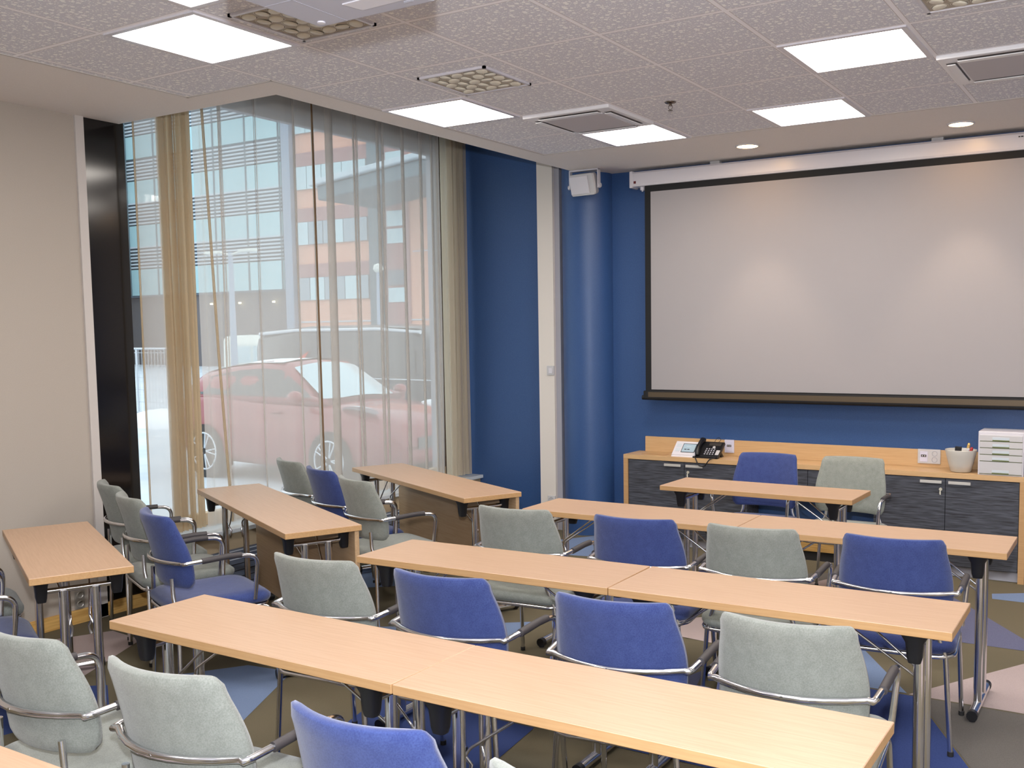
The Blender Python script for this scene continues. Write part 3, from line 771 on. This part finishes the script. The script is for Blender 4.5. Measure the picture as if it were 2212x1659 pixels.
def av_plate(x, label, kind):
    e = empty('outlet_plate', (x, 3.455, CT + .077)); tag(e, label, 'socket')
    wd = .04 if kind == 1 else .078
    m = MB(); m.bbox(-wd, wd, -.010, 0, -.052, .052, .003); m.build('face_plate', 'lilac_panel' if kind == 1 else 'white_plastic', e)
    ox = 0 if kind == 1 else -.036
    m = MB(); m.bbox(ox - .027, ox + .027, -.013, -.009, -.04, .035, .002); m.build('insert', 'lilac_panel', e)
    m = MB(); m.box(ox - .018, ox + .018, -.0145, -.012, -.004, .012, 0); m.box(ox - .012, ox - .004, -.0155, -.014, 0, .008, 1); m.box(ox + .004, ox + .012, -.0155, -.014, 0, .008, 1); m.build('data_port', ['vent_dark', 'white_plastic'], e)
    if kind == 2:
        for dz in (-.022, .022):
            m = MB(); m.lathe([(.019, 0), (.019, .003), (.017, .003), (.016, -.003), (0, -.003)], (0, 0, 0), 20, 0, Matrix.Translation((.038, -.010, dz)) @ Matrix.Rotation(PI / 2, 4, 'X')); m.cyl((.030, -.0095, dz), .0022, .002, 8, 1, 'Y'); m.cyl((.046, -.0095, dz), .0022, .002, 8, 1, 'Y'); m.build('socket_insert', ['grey_paint', 'black_plastic'], e)
av_plate(-.152, 'pale grey data outlet plate just right of the telephone', 1)
av_plate(1.37, 'white double outlet plate beside the cream pot', 2)
m = MB(); m.bbox(-.105, .105, -.05, .05, 0, .0025, .001, 0, 1)
e = m.build('cable_hatch', 'beech_edge'); e.location = (-.735, 3.31, CT); tag(e, 'flat cable hatch lying flush at the left end of the worktop', 'hatch')

m = MB(); m.lathe([(0, .002), (.062, .002), (.068, .006), (.082, .06), (.097, .12), (.104, .152), (.1035, .156), (.1005, .154), (.094, .12), (.078, .06), (.064, .01), (0, .01)], (0, 0, 0), 40)
e = m.build('pen_pot', 'pot_cream'); e.location = (1.61, 3.30, CT); tag(e, 'cream tapered pot holding pens on the worktop', 'pot')
m = MB(); m.bbox(-.021, .021, -.012, .012, -.06, .06, .003, 0, 2); e = m.build('board_eraser', 'black_plastic'); e.location = (1.59, 3.30, CT + .115); e.rotation_euler = (0, math.radians(3), 0); tag(e, 'small black block sticking out of the cream pot', 'eraser')
def pen(x, y, top, tilt, mats, label):
    m = MB(); m.cyl((0, 0, 0), .007, .10, 12, 0); m.cyl((0, 0, .10), .0105, .028, 12, 1, r2=.010); m.lathe([(.010, .128), (.007, .136), (0, .139)], (0, 0, 0), 12, 1)
    e = m.build('marker_pen', mats); e.location = (x, y, CT + top - .139); e.rotation_euler = (0, math.radians(tilt), 0); tag(e, label, 'pen', 'pens in the cream pot')
princ('pen_brown', rgb(120, 70, 40), .4); princ('pen_red', rgb(170, 40, 40), .4); princ('pen_gold', rgb(230, 190, 120), .25, .6)
pen(1.642, 3.30, .205, 8, ['pen_brown', 'pen_gold'], 'tallest pen with a shiny gold cap in the cream pot')
pen(1.652, 3.275, .182, 14, ['pen_gold', 'pen_red'], 'pen with a red cap in the cream pot')
pen(1.632, 3.285, .172, 12, ['white_plastic', 'white_plastic'], 'short white pen in the cream pot')

e = on_top('desk_drawer_unit', 1.87, 3.315, 'white desktop drawer unit with olive edged drawers on the worktop', 'drawer unit')
m = MB(); m.bbox(-.135, .15, -.115, .13, 0, .298, .006); m.build('casing', 'white_gloss', e)
zs = [(.012, .092), (.098, .138), (.143, .183), (.188, .228), (.233, .273)]
for a, b in zs:
    m = MB(); m.bbox(-.124, .14, -.1215, -.113, a, b, .002); d = m.build('drawer', 'white_plastic', e)
    m = MB(); m.box(-.124, .14, -.119, -.1135, a - .0035, a); m.build('edge_trim', 'olive_trim', d)
    zt = a + .008
    m = MB(); m.bbox(-.045, .06, -.1225, -.121, zt, zt + .019, .001, 0, 1); m.box(-.045, .06, -.1245, -.121, zt - .006, zt, 1); m.build('handle', ['handle_recess', 'olive_trim'], d)

# ------------------------------------------------------------------ CURTAINS
def curtain(path, z0, z1, name, mat, label, mats_idx=None):
    rows = []; nz = 14
    for k in range(nz + 1):
        t = k / nz; z = z0 + (z1 - z0) * t
        r = []
        for i, (x, y) in enumerate(path):
            sway = .006 * math.sin(i * .7 + t * 5) * (1 - t)
            r.append(Vector((x + sway, y + .004 * math.sin(i * .31 + 3 * t), z)))
        rows.append(r)
    m = MB(); m.grid(rows, 0, True); o = m.build(name, mat); return tag(o, label, 'curtain', 'curtains before the large window')
def pleat_path(y0, y1, x, folds):
    """flat sheer with narrow Z-folds (three layers) at given places"""
    pts = []; y = y0
    for i, (fy, wd) in enumerate(folds + [(y1, 0)]):
        n = max(3, int((fy - y) / .03))
        for k in range(n): pts.append((x + .010 * math.sin(PI * k / n + i), y + (fy - y) * k / n))
        y = fy
        if wd: pts += [(x + .001, fy), (x + .004, fy + wd), (x + .012, fy + wd), (x + .014, fy + .001), (x + .022, fy + .001), (x + .024, fy + wd)]; y = fy + wd + .004
    return pts
def gather(y0, y1, x, n, amp, ph=0):
    pts = []
    for k in range(n * 8 + 1):
        t = k / (n * 8); a = amp * (.7 + .3 * math.sin(k * .37 + ph))
        pts.append((x + a * math.sin(2 * PI * n * t + ph), y0 + (y1 - y0) * t + .006 * math.sin(k * .9)))
    return pts
# left curtain: hem, short sheer width, gathered stack
pA = [(-2.700, .035), (-2.70, .05), (-2.698, .08), (-2.69, .12), (-2.685, .16), (-2.69, .2)]
o = curtain(pA, .45, 3.52, 'curtain', 'veil', 'narrow sheer curtain end beside the black panel, at the left edge of the window')
hem = MB(); hem.tube([(-2.698, .034, .45), (-2.698, .034, 3.52)], .006, 6); hem.build('side_hem', 'veil_dense', o)
curtain(gather(.205, .445, -2.69, 7, .05), .45, 3.52, 'curtain', 'veil_dense', 'tan gathered curtain stack near the left end of the window')
pB = gather(.47, .60, -2.70, 1, .012) + pleat_path(.61, 3.06, -2.70, [(.664, .022), (.98, .010), (1.345, .014), (1.524, .018), (1.669, .075), (1.965, .016), (2.0, .016), (2.235, .03), (2.30, .02), (2.54, .035), (2.77, .03), (2.93, .02), (3.0, .03)])
oB = curtain(pB, .44, 3.52, 'curtain', 'veil', 'wide sheer curtain with narrow folds across the middle of the window')
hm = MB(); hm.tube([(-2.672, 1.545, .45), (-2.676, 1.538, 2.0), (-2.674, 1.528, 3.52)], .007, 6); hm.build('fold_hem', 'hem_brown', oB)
hm = MB(); hm.tube([(-2.68, .66, .45), (-2.68, .60, 1.6), (-2.68, .53, 3.52)], .009, 6); hm.build('fold_hem', 'veil_dense', oB)
curtain(gather(3.08, 3.40, -2.685, 7, .04, 1.3), .43, 3.52, 'curtain', 'veil_cream', 'cream gathered curtain at the right end of the window against the blue wall')
rl = MB(); rl.tube([(-2.70, .03, 3.54), (-2.70, 3.44, 3.54)], .012, 8); o = rl.build('curtain_rail', 'white_paint'); tag(o, 'white curtain rail hidden above the ceiling edge of the window bay', 'curtain rail')

# ------------------------------------------------------------------ OUTSIDE
GZ = -.30
noisy('snow_ground', rgb(188, 198, 208), rgb(206, 213, 220), 1.2, .9)
g = MB(); g.box(-90, -3.02, -30, 60, GZ - .3, GZ); struct('ground', g, 'snow_ground').name = 'ground'
princ('car_red', rgb(134, 26, 38), .28, 0, .5, Coat_Weight=.6)
princ('car_dark', rgb(44, 48, 58), .3, 0, .5, Coat_Weight=.5)
princ('car_white', rgb(214, 218, 212), .4)
princ('tyre', rgb(34, 34, 38), .8)
princ('rim', rgb(196, 200, 206), .3, .7)
princ('tinted', rgb(40, 46, 54), .1, 0, .8)
princ('frosty_glass', rgb(178, 202, 210), .12, 0, .8)
princ('lamp_clear', rgb(224, 228, 232), .15, 0, .7)
princ('orange_red', rgb(220, 70, 40), .5)
noisy('snow_cap', rgb(236, 240, 246), rgb(244, 246, 250), 12, .8)
noisy('rock_grey', rgb(120, 122, 126), rgb(150, 152, 156), 9, .9)
princ('post_grey', rgb(150, 164, 182), .5, .3)

def loft(m, secs, mi=0, closed_ends=True):
    m.grid(secs, mi, True, True)
    if closed_ends:
        n = len(secs[0]); m.add(secs[0], [tuple(range(n - 1, -1, -1))], mi); m.add(secs[-1], [tuple(range(n))], mi)
def rr_sec(x, zb, zt, hw, hwt, r=.12):
    # cross-section of a car body, in (y,z), looking along x
    pts = [(-hw * .9, zb), (-hw, zb + .12), (-hw * 1.0, (zb + zt) / 2 + .02), (-hw * .985, zt - r), (-hwt, zt - r * .18), (-hwt * .6, zt + .01), (0, zt + .025), (hwt * .6, zt + .01), (hwt, zt - r * .18), (hw * .985, zt - r), (hw, (zb + zt) / 2 + .02), (hw, zb + .12), (hw * .9, zb)]
    return [Vector((x, y, z)) for y, z in pts]
def wheel(m_parent, x, y, s, r=.345, w_=.22):
    m = MB(); yo = y + s * w_ / 2
    m.cyl((x, y - w_ / 2, r), r, w_, 36, 0, 'Y'); o = m.build('tyre', 'tyre', m_parent)
    m = MB(); m.cyl((x, yo - (.012 if s > 0 else -.004), r), r * .12, .016, 16, 0, 'Y')
    for k in range(5):
        a = 2 * PI * k / 5
        for da in (-.16, .16):
            c = Vector((x, yo + s * .006, r)); p1 = c + Vector((math.cos(a + da * .5), 0, math.sin(a + da * .5))) * r * .12; p2 = c + Vector((math.cos(a + da), 0, math.sin(a + da))) * r * .68
            m.tube([p1, p2], .014, 6)
    ringp = [(x + r * .68 * math.cos(2 * PI * k / 28), yo + s * .004, r + r * .68 * math.sin(2 * PI * k / 28)) for k in range(28)]
    m.tube(ringp, .016, 6, closed=True); m.build('rim', 'rim', o)
car = empty('red_car', (-6.44, 6.377, GZ), -.04); tag(car, 'red compact car parked outside behind the sheer curtain', 'car')
m = MB()
st = [(-3.28, .48, .80, .70, .62), (-3.22, .32, 1.02, .82, .72), (-3.0, .26, 1.10, .865, .76), (-2.5, .24, 1.10, .885, .78), (-1.6, .22, 1.06, .875, .78), (-.8, .22, 1.03, .875, .78), (-.30, .24, 1.02, .885, .76), (.15, .26, .985, .885, .74), (.6, .28, .92, .87, .70), (.90, .30, .82, .80, .64), (1.06, .36, .72, .68, .56), (1.10, .42, .62, .62, .52)]
loft(m, [rr_sec(*q) for q in st]); m.build('body', 'car_red', car)
m = MB()
def gh(x, zt, hwb, hwt): return [Vector((x, y, z)) for y, z in ((-hwb, 1.0), (-hwb * .985, 1.08), (-(hwb + hwt) / 2, (1.05 + zt) / 2), (-hwt, zt - .05), (-hwt * .8, zt), (0, zt + .03), (hwt * .8, zt), (hwt, zt - .05), ((hwb + hwt) / 2, (1.05 + zt) / 2), (hwb * .985, 1.08), (hwb, 1.0))]
gs = [(-3.22, 1.06, .70, .62), (-3.08, 1.28, .78, .62), (-2.85, 1.38, .80, .62), (-2.3, 1.46, .81, .62), (-1.6, 1.51, .81, .62), (-1.05, 1.49, .81, .61), (-.70, 1.28, .80, .62), (-.28, 1.06, .78, .66), (-.18, 1.03, .76, .66)]
loft(m, [gh(*q) for q in gs]); m.build('cabin', 'car_red', car)
# side windows right (-y) and left, windscreen, roof snow
for s in (-1, 1):
    def sw(x, z):  # point on cabin side
        import bisect
        zt = None
        for (xa, za, ba, ta), (xb, zb, bb, tb) in zip(gs, gs[1:]):
            if xa <= x <= xb:
                t = (x - xa) / (xb - xa); zt = za + (zb - za) * t; b_ = ba + (bb - ba) * t; t_ = ta + (tb - ta) * t
        q = (z - 1.08) / max(.05, (zt - .05 - 1.08)); q = min(1, max(0, q))
        y = b_ * .985 + (t_ - b_ * .985) * q
        return Vector((x, s * (y + .012), z))
    m = MB()
    top = [(-2.95, 1.20), (-2.6, 1.32), (-2.0, 1.40), (-1.5, 1.425), (-1.15, 1.41), (-.92, 1.30), (-.66, 1.17), (-.46, 1.09)]
    m.grid([[sw(x, z) for x, z in top], [sw(x, 1.085) for x, z in top]], 0, True); m.build('side_window', 'tinted', car)
    m = MB(); m.lathe([(0, -.09), (.06, -.08), (.085, -.03), (.085, .03), (.06, .08), (0, .09)], (0, 0, 0), 18, 0, Matrix.Translation((-.50, s * 1.0, 1.10)) @ Matrix.Rotation(PI / 2, 4, 'X') @ Matrix.Diagonal((1.1, .9, 1, 1))); m.box(-.54, -.48, min(s * .8, s * .95), max(s * .8, s * .95), 1.04, 1.08); m.build('mirror', 'car_red', car)
    m = MB(); m.lathe([(0, .02), (.1, .016), (.15, 0)], (0, 0, 0), 20, 0, Matrix.Translation((.42, s * .74, .95)) @ Matrix.Rotation(s * .5, 4, 'X') @ Matrix.Diagonal((2.1, .8, 1.6, 1))); m.build('position_lamp', 'lamp_clear', car)
    m = MB(); m.lathe([(.125, -.06), (.125, .0), (.105, .02), (.10, .01), (.0, .03)], (0, 0, 0), 26, 0, Matrix.Translation((.98, s * .60, .58)) @ Matrix.Rotation(PI / 2, 4, 'Y') @ Matrix.Rotation(0, 4, 'Z')); m.build('headlamp', 'lamp_clear', car)
    m = MB(); m.tube([(-1.15, s * .885, .90), (-.95, s * .89, .905)], .014, 8); m.build('door_handle', 'car_red', car)
    for x in (0, -2.53): wheel(car, x, s * .80, s, .385)
m = MB(); wp = []
for t in (0.08, .35, .65, .97):
    x = -1.04 + .80 * t; zt = 1.505 - .455 * t; hw = .56 + .12 * t
    wp.append([Vector((x + .02 - .02 * (y / hw) ** 2, y, zt + .028 - .055 * (y / hw) ** 2)) for y in [hw * (k / 4 - 1) for k in range(9)]])
m.grid(wp, 0, True); m.build('windscreen', 'frosty_glass', car)
m = MB(); m.bbox(-.0, .0 + .86, -.45, .45, .30, .40, .02) if False else m.box(1.0, 1.115, -.42, .42, .50, .64, 0); m.build('grille', 'tinted', car)
m = MB(); sn = [[Vector((x, y, z + .045 - .05 * (y / .6) ** 2)) for y in [-.56, -.3, 0, .3, .56]] for x, z in ((-3.0, 1.30), (-2.6, 1.41), (-1.9, 1.49), (-1.2, 1.50))]
m.grid(sn, 0, True); m.build('roof_snow', 'snow_cap', car)

for o in kids(car):
    if o.name.startswith(('tyre', 'rim')): o.scale = (1, 1, 1 / 1.10)
car.scale = (1, 1, 1.10)
van = empty('dark_van', (-8.25, 10.5, GZ), 0); van.scale = (1, 1, 1.08); tag(van, 'dark van with pale roof edge parked behind the red car', 'van')
m = MB()
vs_ = [(-4.15, .5, 1.80, .86, .76), (-4.0, .28, 1.95, .95, .82), (-3.0, .25, 2.02, .97, .84), (-1.0, .25, 2.02, .97, .84), (-.2, .25, 1.98, .97, .83), (.35, .28, 1.55, .96, .78), (.75, .3, 1.10, .94, .74), (1.25, .35, .95, .86, .70), (1.45, .45, .75, .7, .6)]
loft(m, [rr_sec(*q, r=.14) for q in vs_]); m.build('body', 'car_dark', van)
m = MB(); m.grid([[Vector((x, -.90 * k, z + .0)) for x, z in ((-4.0, 1.93), (-3.0, 2.0), (-1.0, 2.0), (-.1, 1.96))] for k in (1.0, .8)], 0, True)
m.tube([(-4.0, -.90, 1.90), (-3.0, -.90, 1.96), (-1.0, -.90, 1.96), (-.05, -.88, 1.90)], .035, 8); m.build('roof_rail', 'rim', van)
m = MB(); m.tube([(-1.3, -.985, 1.15), (.6, -.985, 1.13)], .012, 6); m.build('side_trim', 'rim', van)
m = MB(); m.prism([(-3.45, .95), (-3.2, 1.02), (-2.62, 1.60), (-2.9, 1.48), (-3.2, 1.28)], -.992, -.975, 0, Matrix(((1, 0, 0, 0), (0, 0, 1, 0), (0, 1, 0, 0), (0, 0, 0, 1)))); m.build('side_emblem', 'orange_red', van)
m = MB(); m.box(-.95, -.1, -.99, -.96, 1.2, 1.62); m.build('side_window', 'tinted', van)
for x in (-3.3, .35):
    for s in (-1, 1): wheel(van, x, s * .88, s, .34)

wv = empty('white_van', (-23.2, 19.1, GZ), math.radians(139)); tag(wv, 'white van seen from behind in the distance beside the lamp post', 'van')
m = MB(); loft(m, [rr_sec(x, zb, zt, hw, hwt, r=.12) for x, zb, zt, hw, hwt in ((-.02, .4, 1.75, .80, .70), (.1, .35, 1.98, .88, .78), (2.5, .35, 2.05, .9, .8), (4, .35, 1.5, .9, .8), (4.6, .4, .9, .8, .7))]); m.build('body', 'car_white', wv)
m = MB(); m.box(-.04, -.02, -.6, -.03, 1.15, 1.7); m.box(-.04, -.02, .03, .6, 1.15, 1.7); m.build('rear_window', 'frosty_glass', wv)
for x in (.8, 3.6):
    for s in (-1, 1): wheel(wv, x, s * .82, s, .33)

def lamp_post(x, y, h, label, heads):
    e = empty('lamp_post', (x, y, GZ)); tag(e, label, 'lamp post', 'street lamp posts outside')
    m = MB(); m.cyl((0, 0, 0), .075 * 1.6, h, 14, r2=.065); m.build('pole', 'post_grey', e)
    m = MB()
    if heads: m.tube([(-.55, 0, h + .02), (0, 0, h - .08), (.55, 0, h + .02)], .035, 8); m.bbox(.45, 1.05, -.12, .12, h - .02, h + .06, .02); m.bbox(-1.05, -.45, -.12, .12, h - .02, h + .06, .02)
    else: m.lathe([(0, h + .25), (.14, h + .2), (.18, h + .05), (.1, h - .05), (0, h - .06)], (0, 0, 0), 14)
    m.build('lamp_head', 'car_white', e)
lamp_post(-21.4, 16.83, 4.54, 'lamp post with two arms before the glass building, left of the red car', True)
lamp_post(-19.9, 21.7, 4.15, 'lamp post with a round head before the brick building', False)

# glass building
princ('teal_glass', rgb(176, 214, 220), .15, 0, .7)
princ('louvre_grey', rgb(126, 138, 152), .6)
princ('louvre_light', rgb(196, 208, 216), .5)
princ('ground_floor', rgb(112, 108, 112), .7)
princ('mullion', rgb(92, 112, 122), .5)
def brick_mat():
    m, nt, p = princ('brick_orange', rgb(214, 150, 120), .85, 0, .2)
    tc = N(nt, 'ShaderNodeTexCoord'); mp = N(nt, 'ShaderNodeMapping'); mp.inputs['Rotation'].default_value = (PI / 2, 0, 0)
    L(nt, tc, 'Object', mp, 0)
    b = N(nt, 'ShaderNodeTexBrick'); b.inputs['Scale'].default_value = 1.6
    b.inputs['Color1'].default_value = rgb(230, 172, 148); b.inputs['Color2'].default_value = rgb(224, 164, 140); b.inputs['Mortar'].default_value = rgb(224, 186, 170)
    b.inputs['Mortar Size'].default_value = .02
    L(nt, mp, 0, b, 'Vector'); L(nt, b, 0, p, 'Base Color')
brick_mat()
princ('brick_shadow', rgb(170, 128, 126), .85)
princ('window_pale', rgb(190, 214, 220), .15, 0, .6)
princ('window_dark', rgb(110, 118, 128), .2, 0, .6); princ('window_mid', rgb(152, 168, 178), .2, 0, .6)
YF = 42.0
gbd = empty('glass_office_building', (-55, YF, GZ)); tag(gbd, 'office building with pale blue glass bands and louvres seen through the window', 'building')
ox, oz = -55, GZ
def gb(x0, x1, y0, y1, z0, z1, name, mat, par=gbd, b=None):
    m = b or MB(); m.box(x0 - ox, x1 - ox, y0, y1, z0 - oz, z1 - oz)
    return m.build(name, mat, par) if b is None else m
gb(-75, -45.6, .3, 12, 4.6, 24, 'wall', 'louvre_grey')
gb(-75, -45.6, .6, 12, GZ, 4.7, 'ground_floor_wall', 'ground_floor')
bands = [(4.72, 6.54), (8.15, 9.62), (11.24, 12.73), (14.3, 15.83), (17.4, 18.9), (20.5, 22)]
for a, b_ in bands: gb(-75, -45.75, .0, .3, a, b_, 'glass_band', 'teal_glass')
for (a, b_), (c, d) in zip(bands, bands[1:]):
    m = MB(); k = b_ + .1
    while k < c - .08: m.box(-75 - ox, -45.75 - ox, -.02, .28, k - oz, k + .11 - oz); k += .235
    m.build('louvre_band', 'louvre_light', gbd)
m = MB()
for x in [-45.85 - 3.05 * k for k in range(10)]: m.box(x - ox - .05, x - ox + .05, -.06, .0, 4.7 - oz, 22 - oz)
m.build('mullions', 'mullion', gbd)
for x in (-53.2, -50.4, -47.2):
    m = MB(); m.cyl((x - ox, .4, 3.9 - oz), .09, .1, 10); m.build('ceiling_lamp', 'lobby_lamp', gbd)

bbd = empty('brick_office_building', (-38, YF, GZ)); tag(bbd, 'orange brick office building with bands of windows behind the cars', 'building')
ox = -38
gb(-45.0, -20, .3, 12, GZ, 24, 'wall', 'brick_orange', bbd)
gb(-45.55, -44.85, -.1, 6, GZ, 24, 'corner_pilaster', 'post_grey', bbd)
gb(-38.4, -37.6, -.15, .3, GZ, 24, 'downpipe_recess', 'mullion', bbd)
for zb in (3.95, 7.42, 10.85, 14.3, 17.7):
    gb(-44.6, -38.6, .15, .32, zb + 1.42, zb + 2.25, 'shaded_lintel_band', 'brick_shadow', bbd)  # lintel band above the windows, with the soffit shade put into its colour
    x = -44.6; k = 0
    while x < -38.9:
        wd = (1.0, 1.25, .7)[k % 3]
        o = gb(x, min(x + wd, -38.65) - .06, .12, .32, zb, zb + 1.4, 'window', 'window_pale' if zb > 9 else ('window_mid', 'window_pale', 'window_mid')[(k + int(zb)) % 3], bbd)
        x += wd; k += 1
    o = gb(-37.2, -35.9, .12, .32, zb - .3, zb + .55, 'window', 'window_pale', bbd); gb(-37.2, -35.9, .12, .32, zb + .7, zb + 1.6, 'window', 'window_pale' if zb > 7 else 'window_dark', bbd)
gb(-37.5, -35.6, .2, .33, GZ, 14, 'stair_strip', 'brick_shadow', bbd)
gb(-45, -20, .26, .31, 2.55, 2.62, 'stone_course', 'louvre_light', bbd)
gb(-35.4, -20, .26, .31, 6.55, 6.62, 'stone_course', 'louvre_light', bbd)
cn = empty('entrance_canopy', (-33.5, 38.0, 9.6)); tag(cn, 'sloping grey canopy roof before the brick building', 'canopy')
m = MB(); m.bbox(-4.2, 3.5, -1.6, 3.5, .7, 1.0, .05, 0, 1, Matrix.Rotation(math.radians(-6), 4, 'Y')); m.build('roof', 'louvre_light', cn)
m = MB(); m.bbox(-3.9, 3.5, -1.3, 3.5, -.1, .65, .05, 0, 1, Matrix.Rotation(math.radians(-6), 4, 'Y')); m.build('fascia', 'mullion', cn)
# far left building slice and fence
princ('pink_panel', rgb(206, 186, 190), .7); princ('blue_strip', rgb(120, 172, 200), .3); princ('navy_door', rgb(66, 82, 104), .5)
lb = empty('striped_building', (-62, 30, GZ)); tag(lb, 'pink and blue banded building glimpsed beside the black panel', 'building')
m = MB(); m.box(-10, 2.2, 0, 8, 4.5, 26); m.build('wall', 'pink_panel', lb)
for k in range(7):
    m = MB(); m.box(-10, 2.2, -.1, 0, 5.6 + k * 2.9, 7.0 + k * 2.9); m.build('window_band', 'blue_strip', lb)
m = MB(); m.box(-10, 2.2, .3, 8, 0, 4.5); m.build('ground_floor_wall', 'navy_door', lb)
m = MB(); m.box(-.6, 1.4, -.1, .3, 3.0, 3.4); m.box(1.2, 1.5, -.1, .3, 1.8, 3.4); m.build('door_frame', 'car_white', lb)
fn = empty('site_fence', (-17.8, 11.6, GZ)); tag(fn, 'wire mesh site fence panels near the left edge of the window', 'fence')
m = MB()
for a in (0, 1.6, 3.2): m.tube([(-2.6 + a, 0, .1), (-2.6 + a, 0, 1.75)], .025, 6)
m.tube([(-2.6, 0, 1.75), (.6, 0, 1.75)], .025, 6); m.tube([(-2.6, 0, .2), (.6, 0, .2)], .02, 6); m.build('frame', 'rim', fn)
m = MB()
for k in range(27): m.tube([(-2.6 + k * .12, 0, .2), (-2.6 + k * .12, 0, 1.75)], .006, 4)
for k in range(5): m.tube([(-2.6, 0, .45 + k * .3), (.6, 0, .45 + k * .3)], .006, 4)
m.build('wire_mesh', 'rim', fn)
def mound(x, y, sx, sy, sz, label, mat='snow_cap'):
    m = MB(); rows = []
    for i in range(9):
        t = i / 8; rr = math.cos(t * PI / 2); z = math.sin(t * PI / 2)
        rows.append([Vector((math.cos(2 * PI * k / 24) * rr * sx * (1 + .12 * math.sin(k * 1.9 + i)), math.sin(2 * PI * k / 24) * rr * sy * (1 + .1 * math.cos(k * 2.3)), z * sz)) for k in range(24)])
    m.grid(rows, 0, True, True); o = m.build('snow_bank', mat); o.location = (x, y, GZ - .02); tag(o, label, 'snow')
mound(-4.9, 2.25, 1.0, .5, .20, 'low bank of snow on the ground below the red car')
mound(-16.6, 10.8, 1.4, .7, .42, 'bank of snow by the site fence')

# ------------------------------------------------------------------ LIGHT
wd = bpy.data.worlds.new('World'); SC.world = wd; wd.use_nodes = True
bg = wd.node_tree.nodes['Background']; bg.inputs[0].default_value = (.86, .94, 1.0, 1); bg.inputs[1].default_value = .86
fl = bpy.data.lights.new('camera_flash', 'POINT'); fl.energy = 185; fl.color = (.93, .95, 1.0); fl.shadow_soft_size = .03
fo = bpy.data.objects.new('camera_flash', fl); COL.objects.link(fo); fo.location = (2.80, -3.99, 1.92)

# ------------------------------------------------------------------ CAMERA
f, px, py = 2159.609, 1225.7219, 898.7551
yaw, pitch, roll = -.5402, -.0832, .0119
cy_, sy_ = math.cos(yaw), math.sin(yaw); cp, spp = math.cos(pitch), math.sin(pitch)
Fv = Vector((sy_ * cp, cy_ * cp, spp)); R0 = Vector((cy_, -sy_, 0)); D0 = Fv.cross(R0)
Rv = math.cos(roll) * R0 + math.sin(roll) * D0; Dv = -math.sin(roll) * R0 + math.cos(roll) * D0
cam = bpy.data.cameras.new('camera'); co = bpy.data.objects.new('camera', cam); COL.objects.link(co)
U = -Dv; B = -Fv
co.matrix_world = Matrix(((Rv.x, U.x, B.x, 2.8103), (Rv.y, U.y, B.y, -3.9899), (Rv.z, U.z, B.z, 1.7143), (0, 0, 0, 1)))
cam.sensor_width = 36; cam.lens = f / 2212 * 36
cam.shift_x = -(px - 1106) / 2212; cam.shift_y = (py - 829.5) / 2212
cam.clip_start = .05; cam.clip_end = 300
SC.camera = co

SC.view_settings.view_transform = 'Standard'; SC.view_settings.look = 'None'; SC.view_settings.gamma = 1
SC.view_settings.use_curve_mapping = False; SC.view_settings.exposure = 1.36
cy = SC.cycles
cy.use_denoising = True
cy.max_bounces = 8; cy.diffuse_bounces = 4; cy.glossy_bounces = 4; cy.transparent_max_bounces = 24; cy.transmission_bounces = 4
cy.sample_clamp_indirect = 6
cy.caustics_reflective = False; cy.caustics_refractive = False
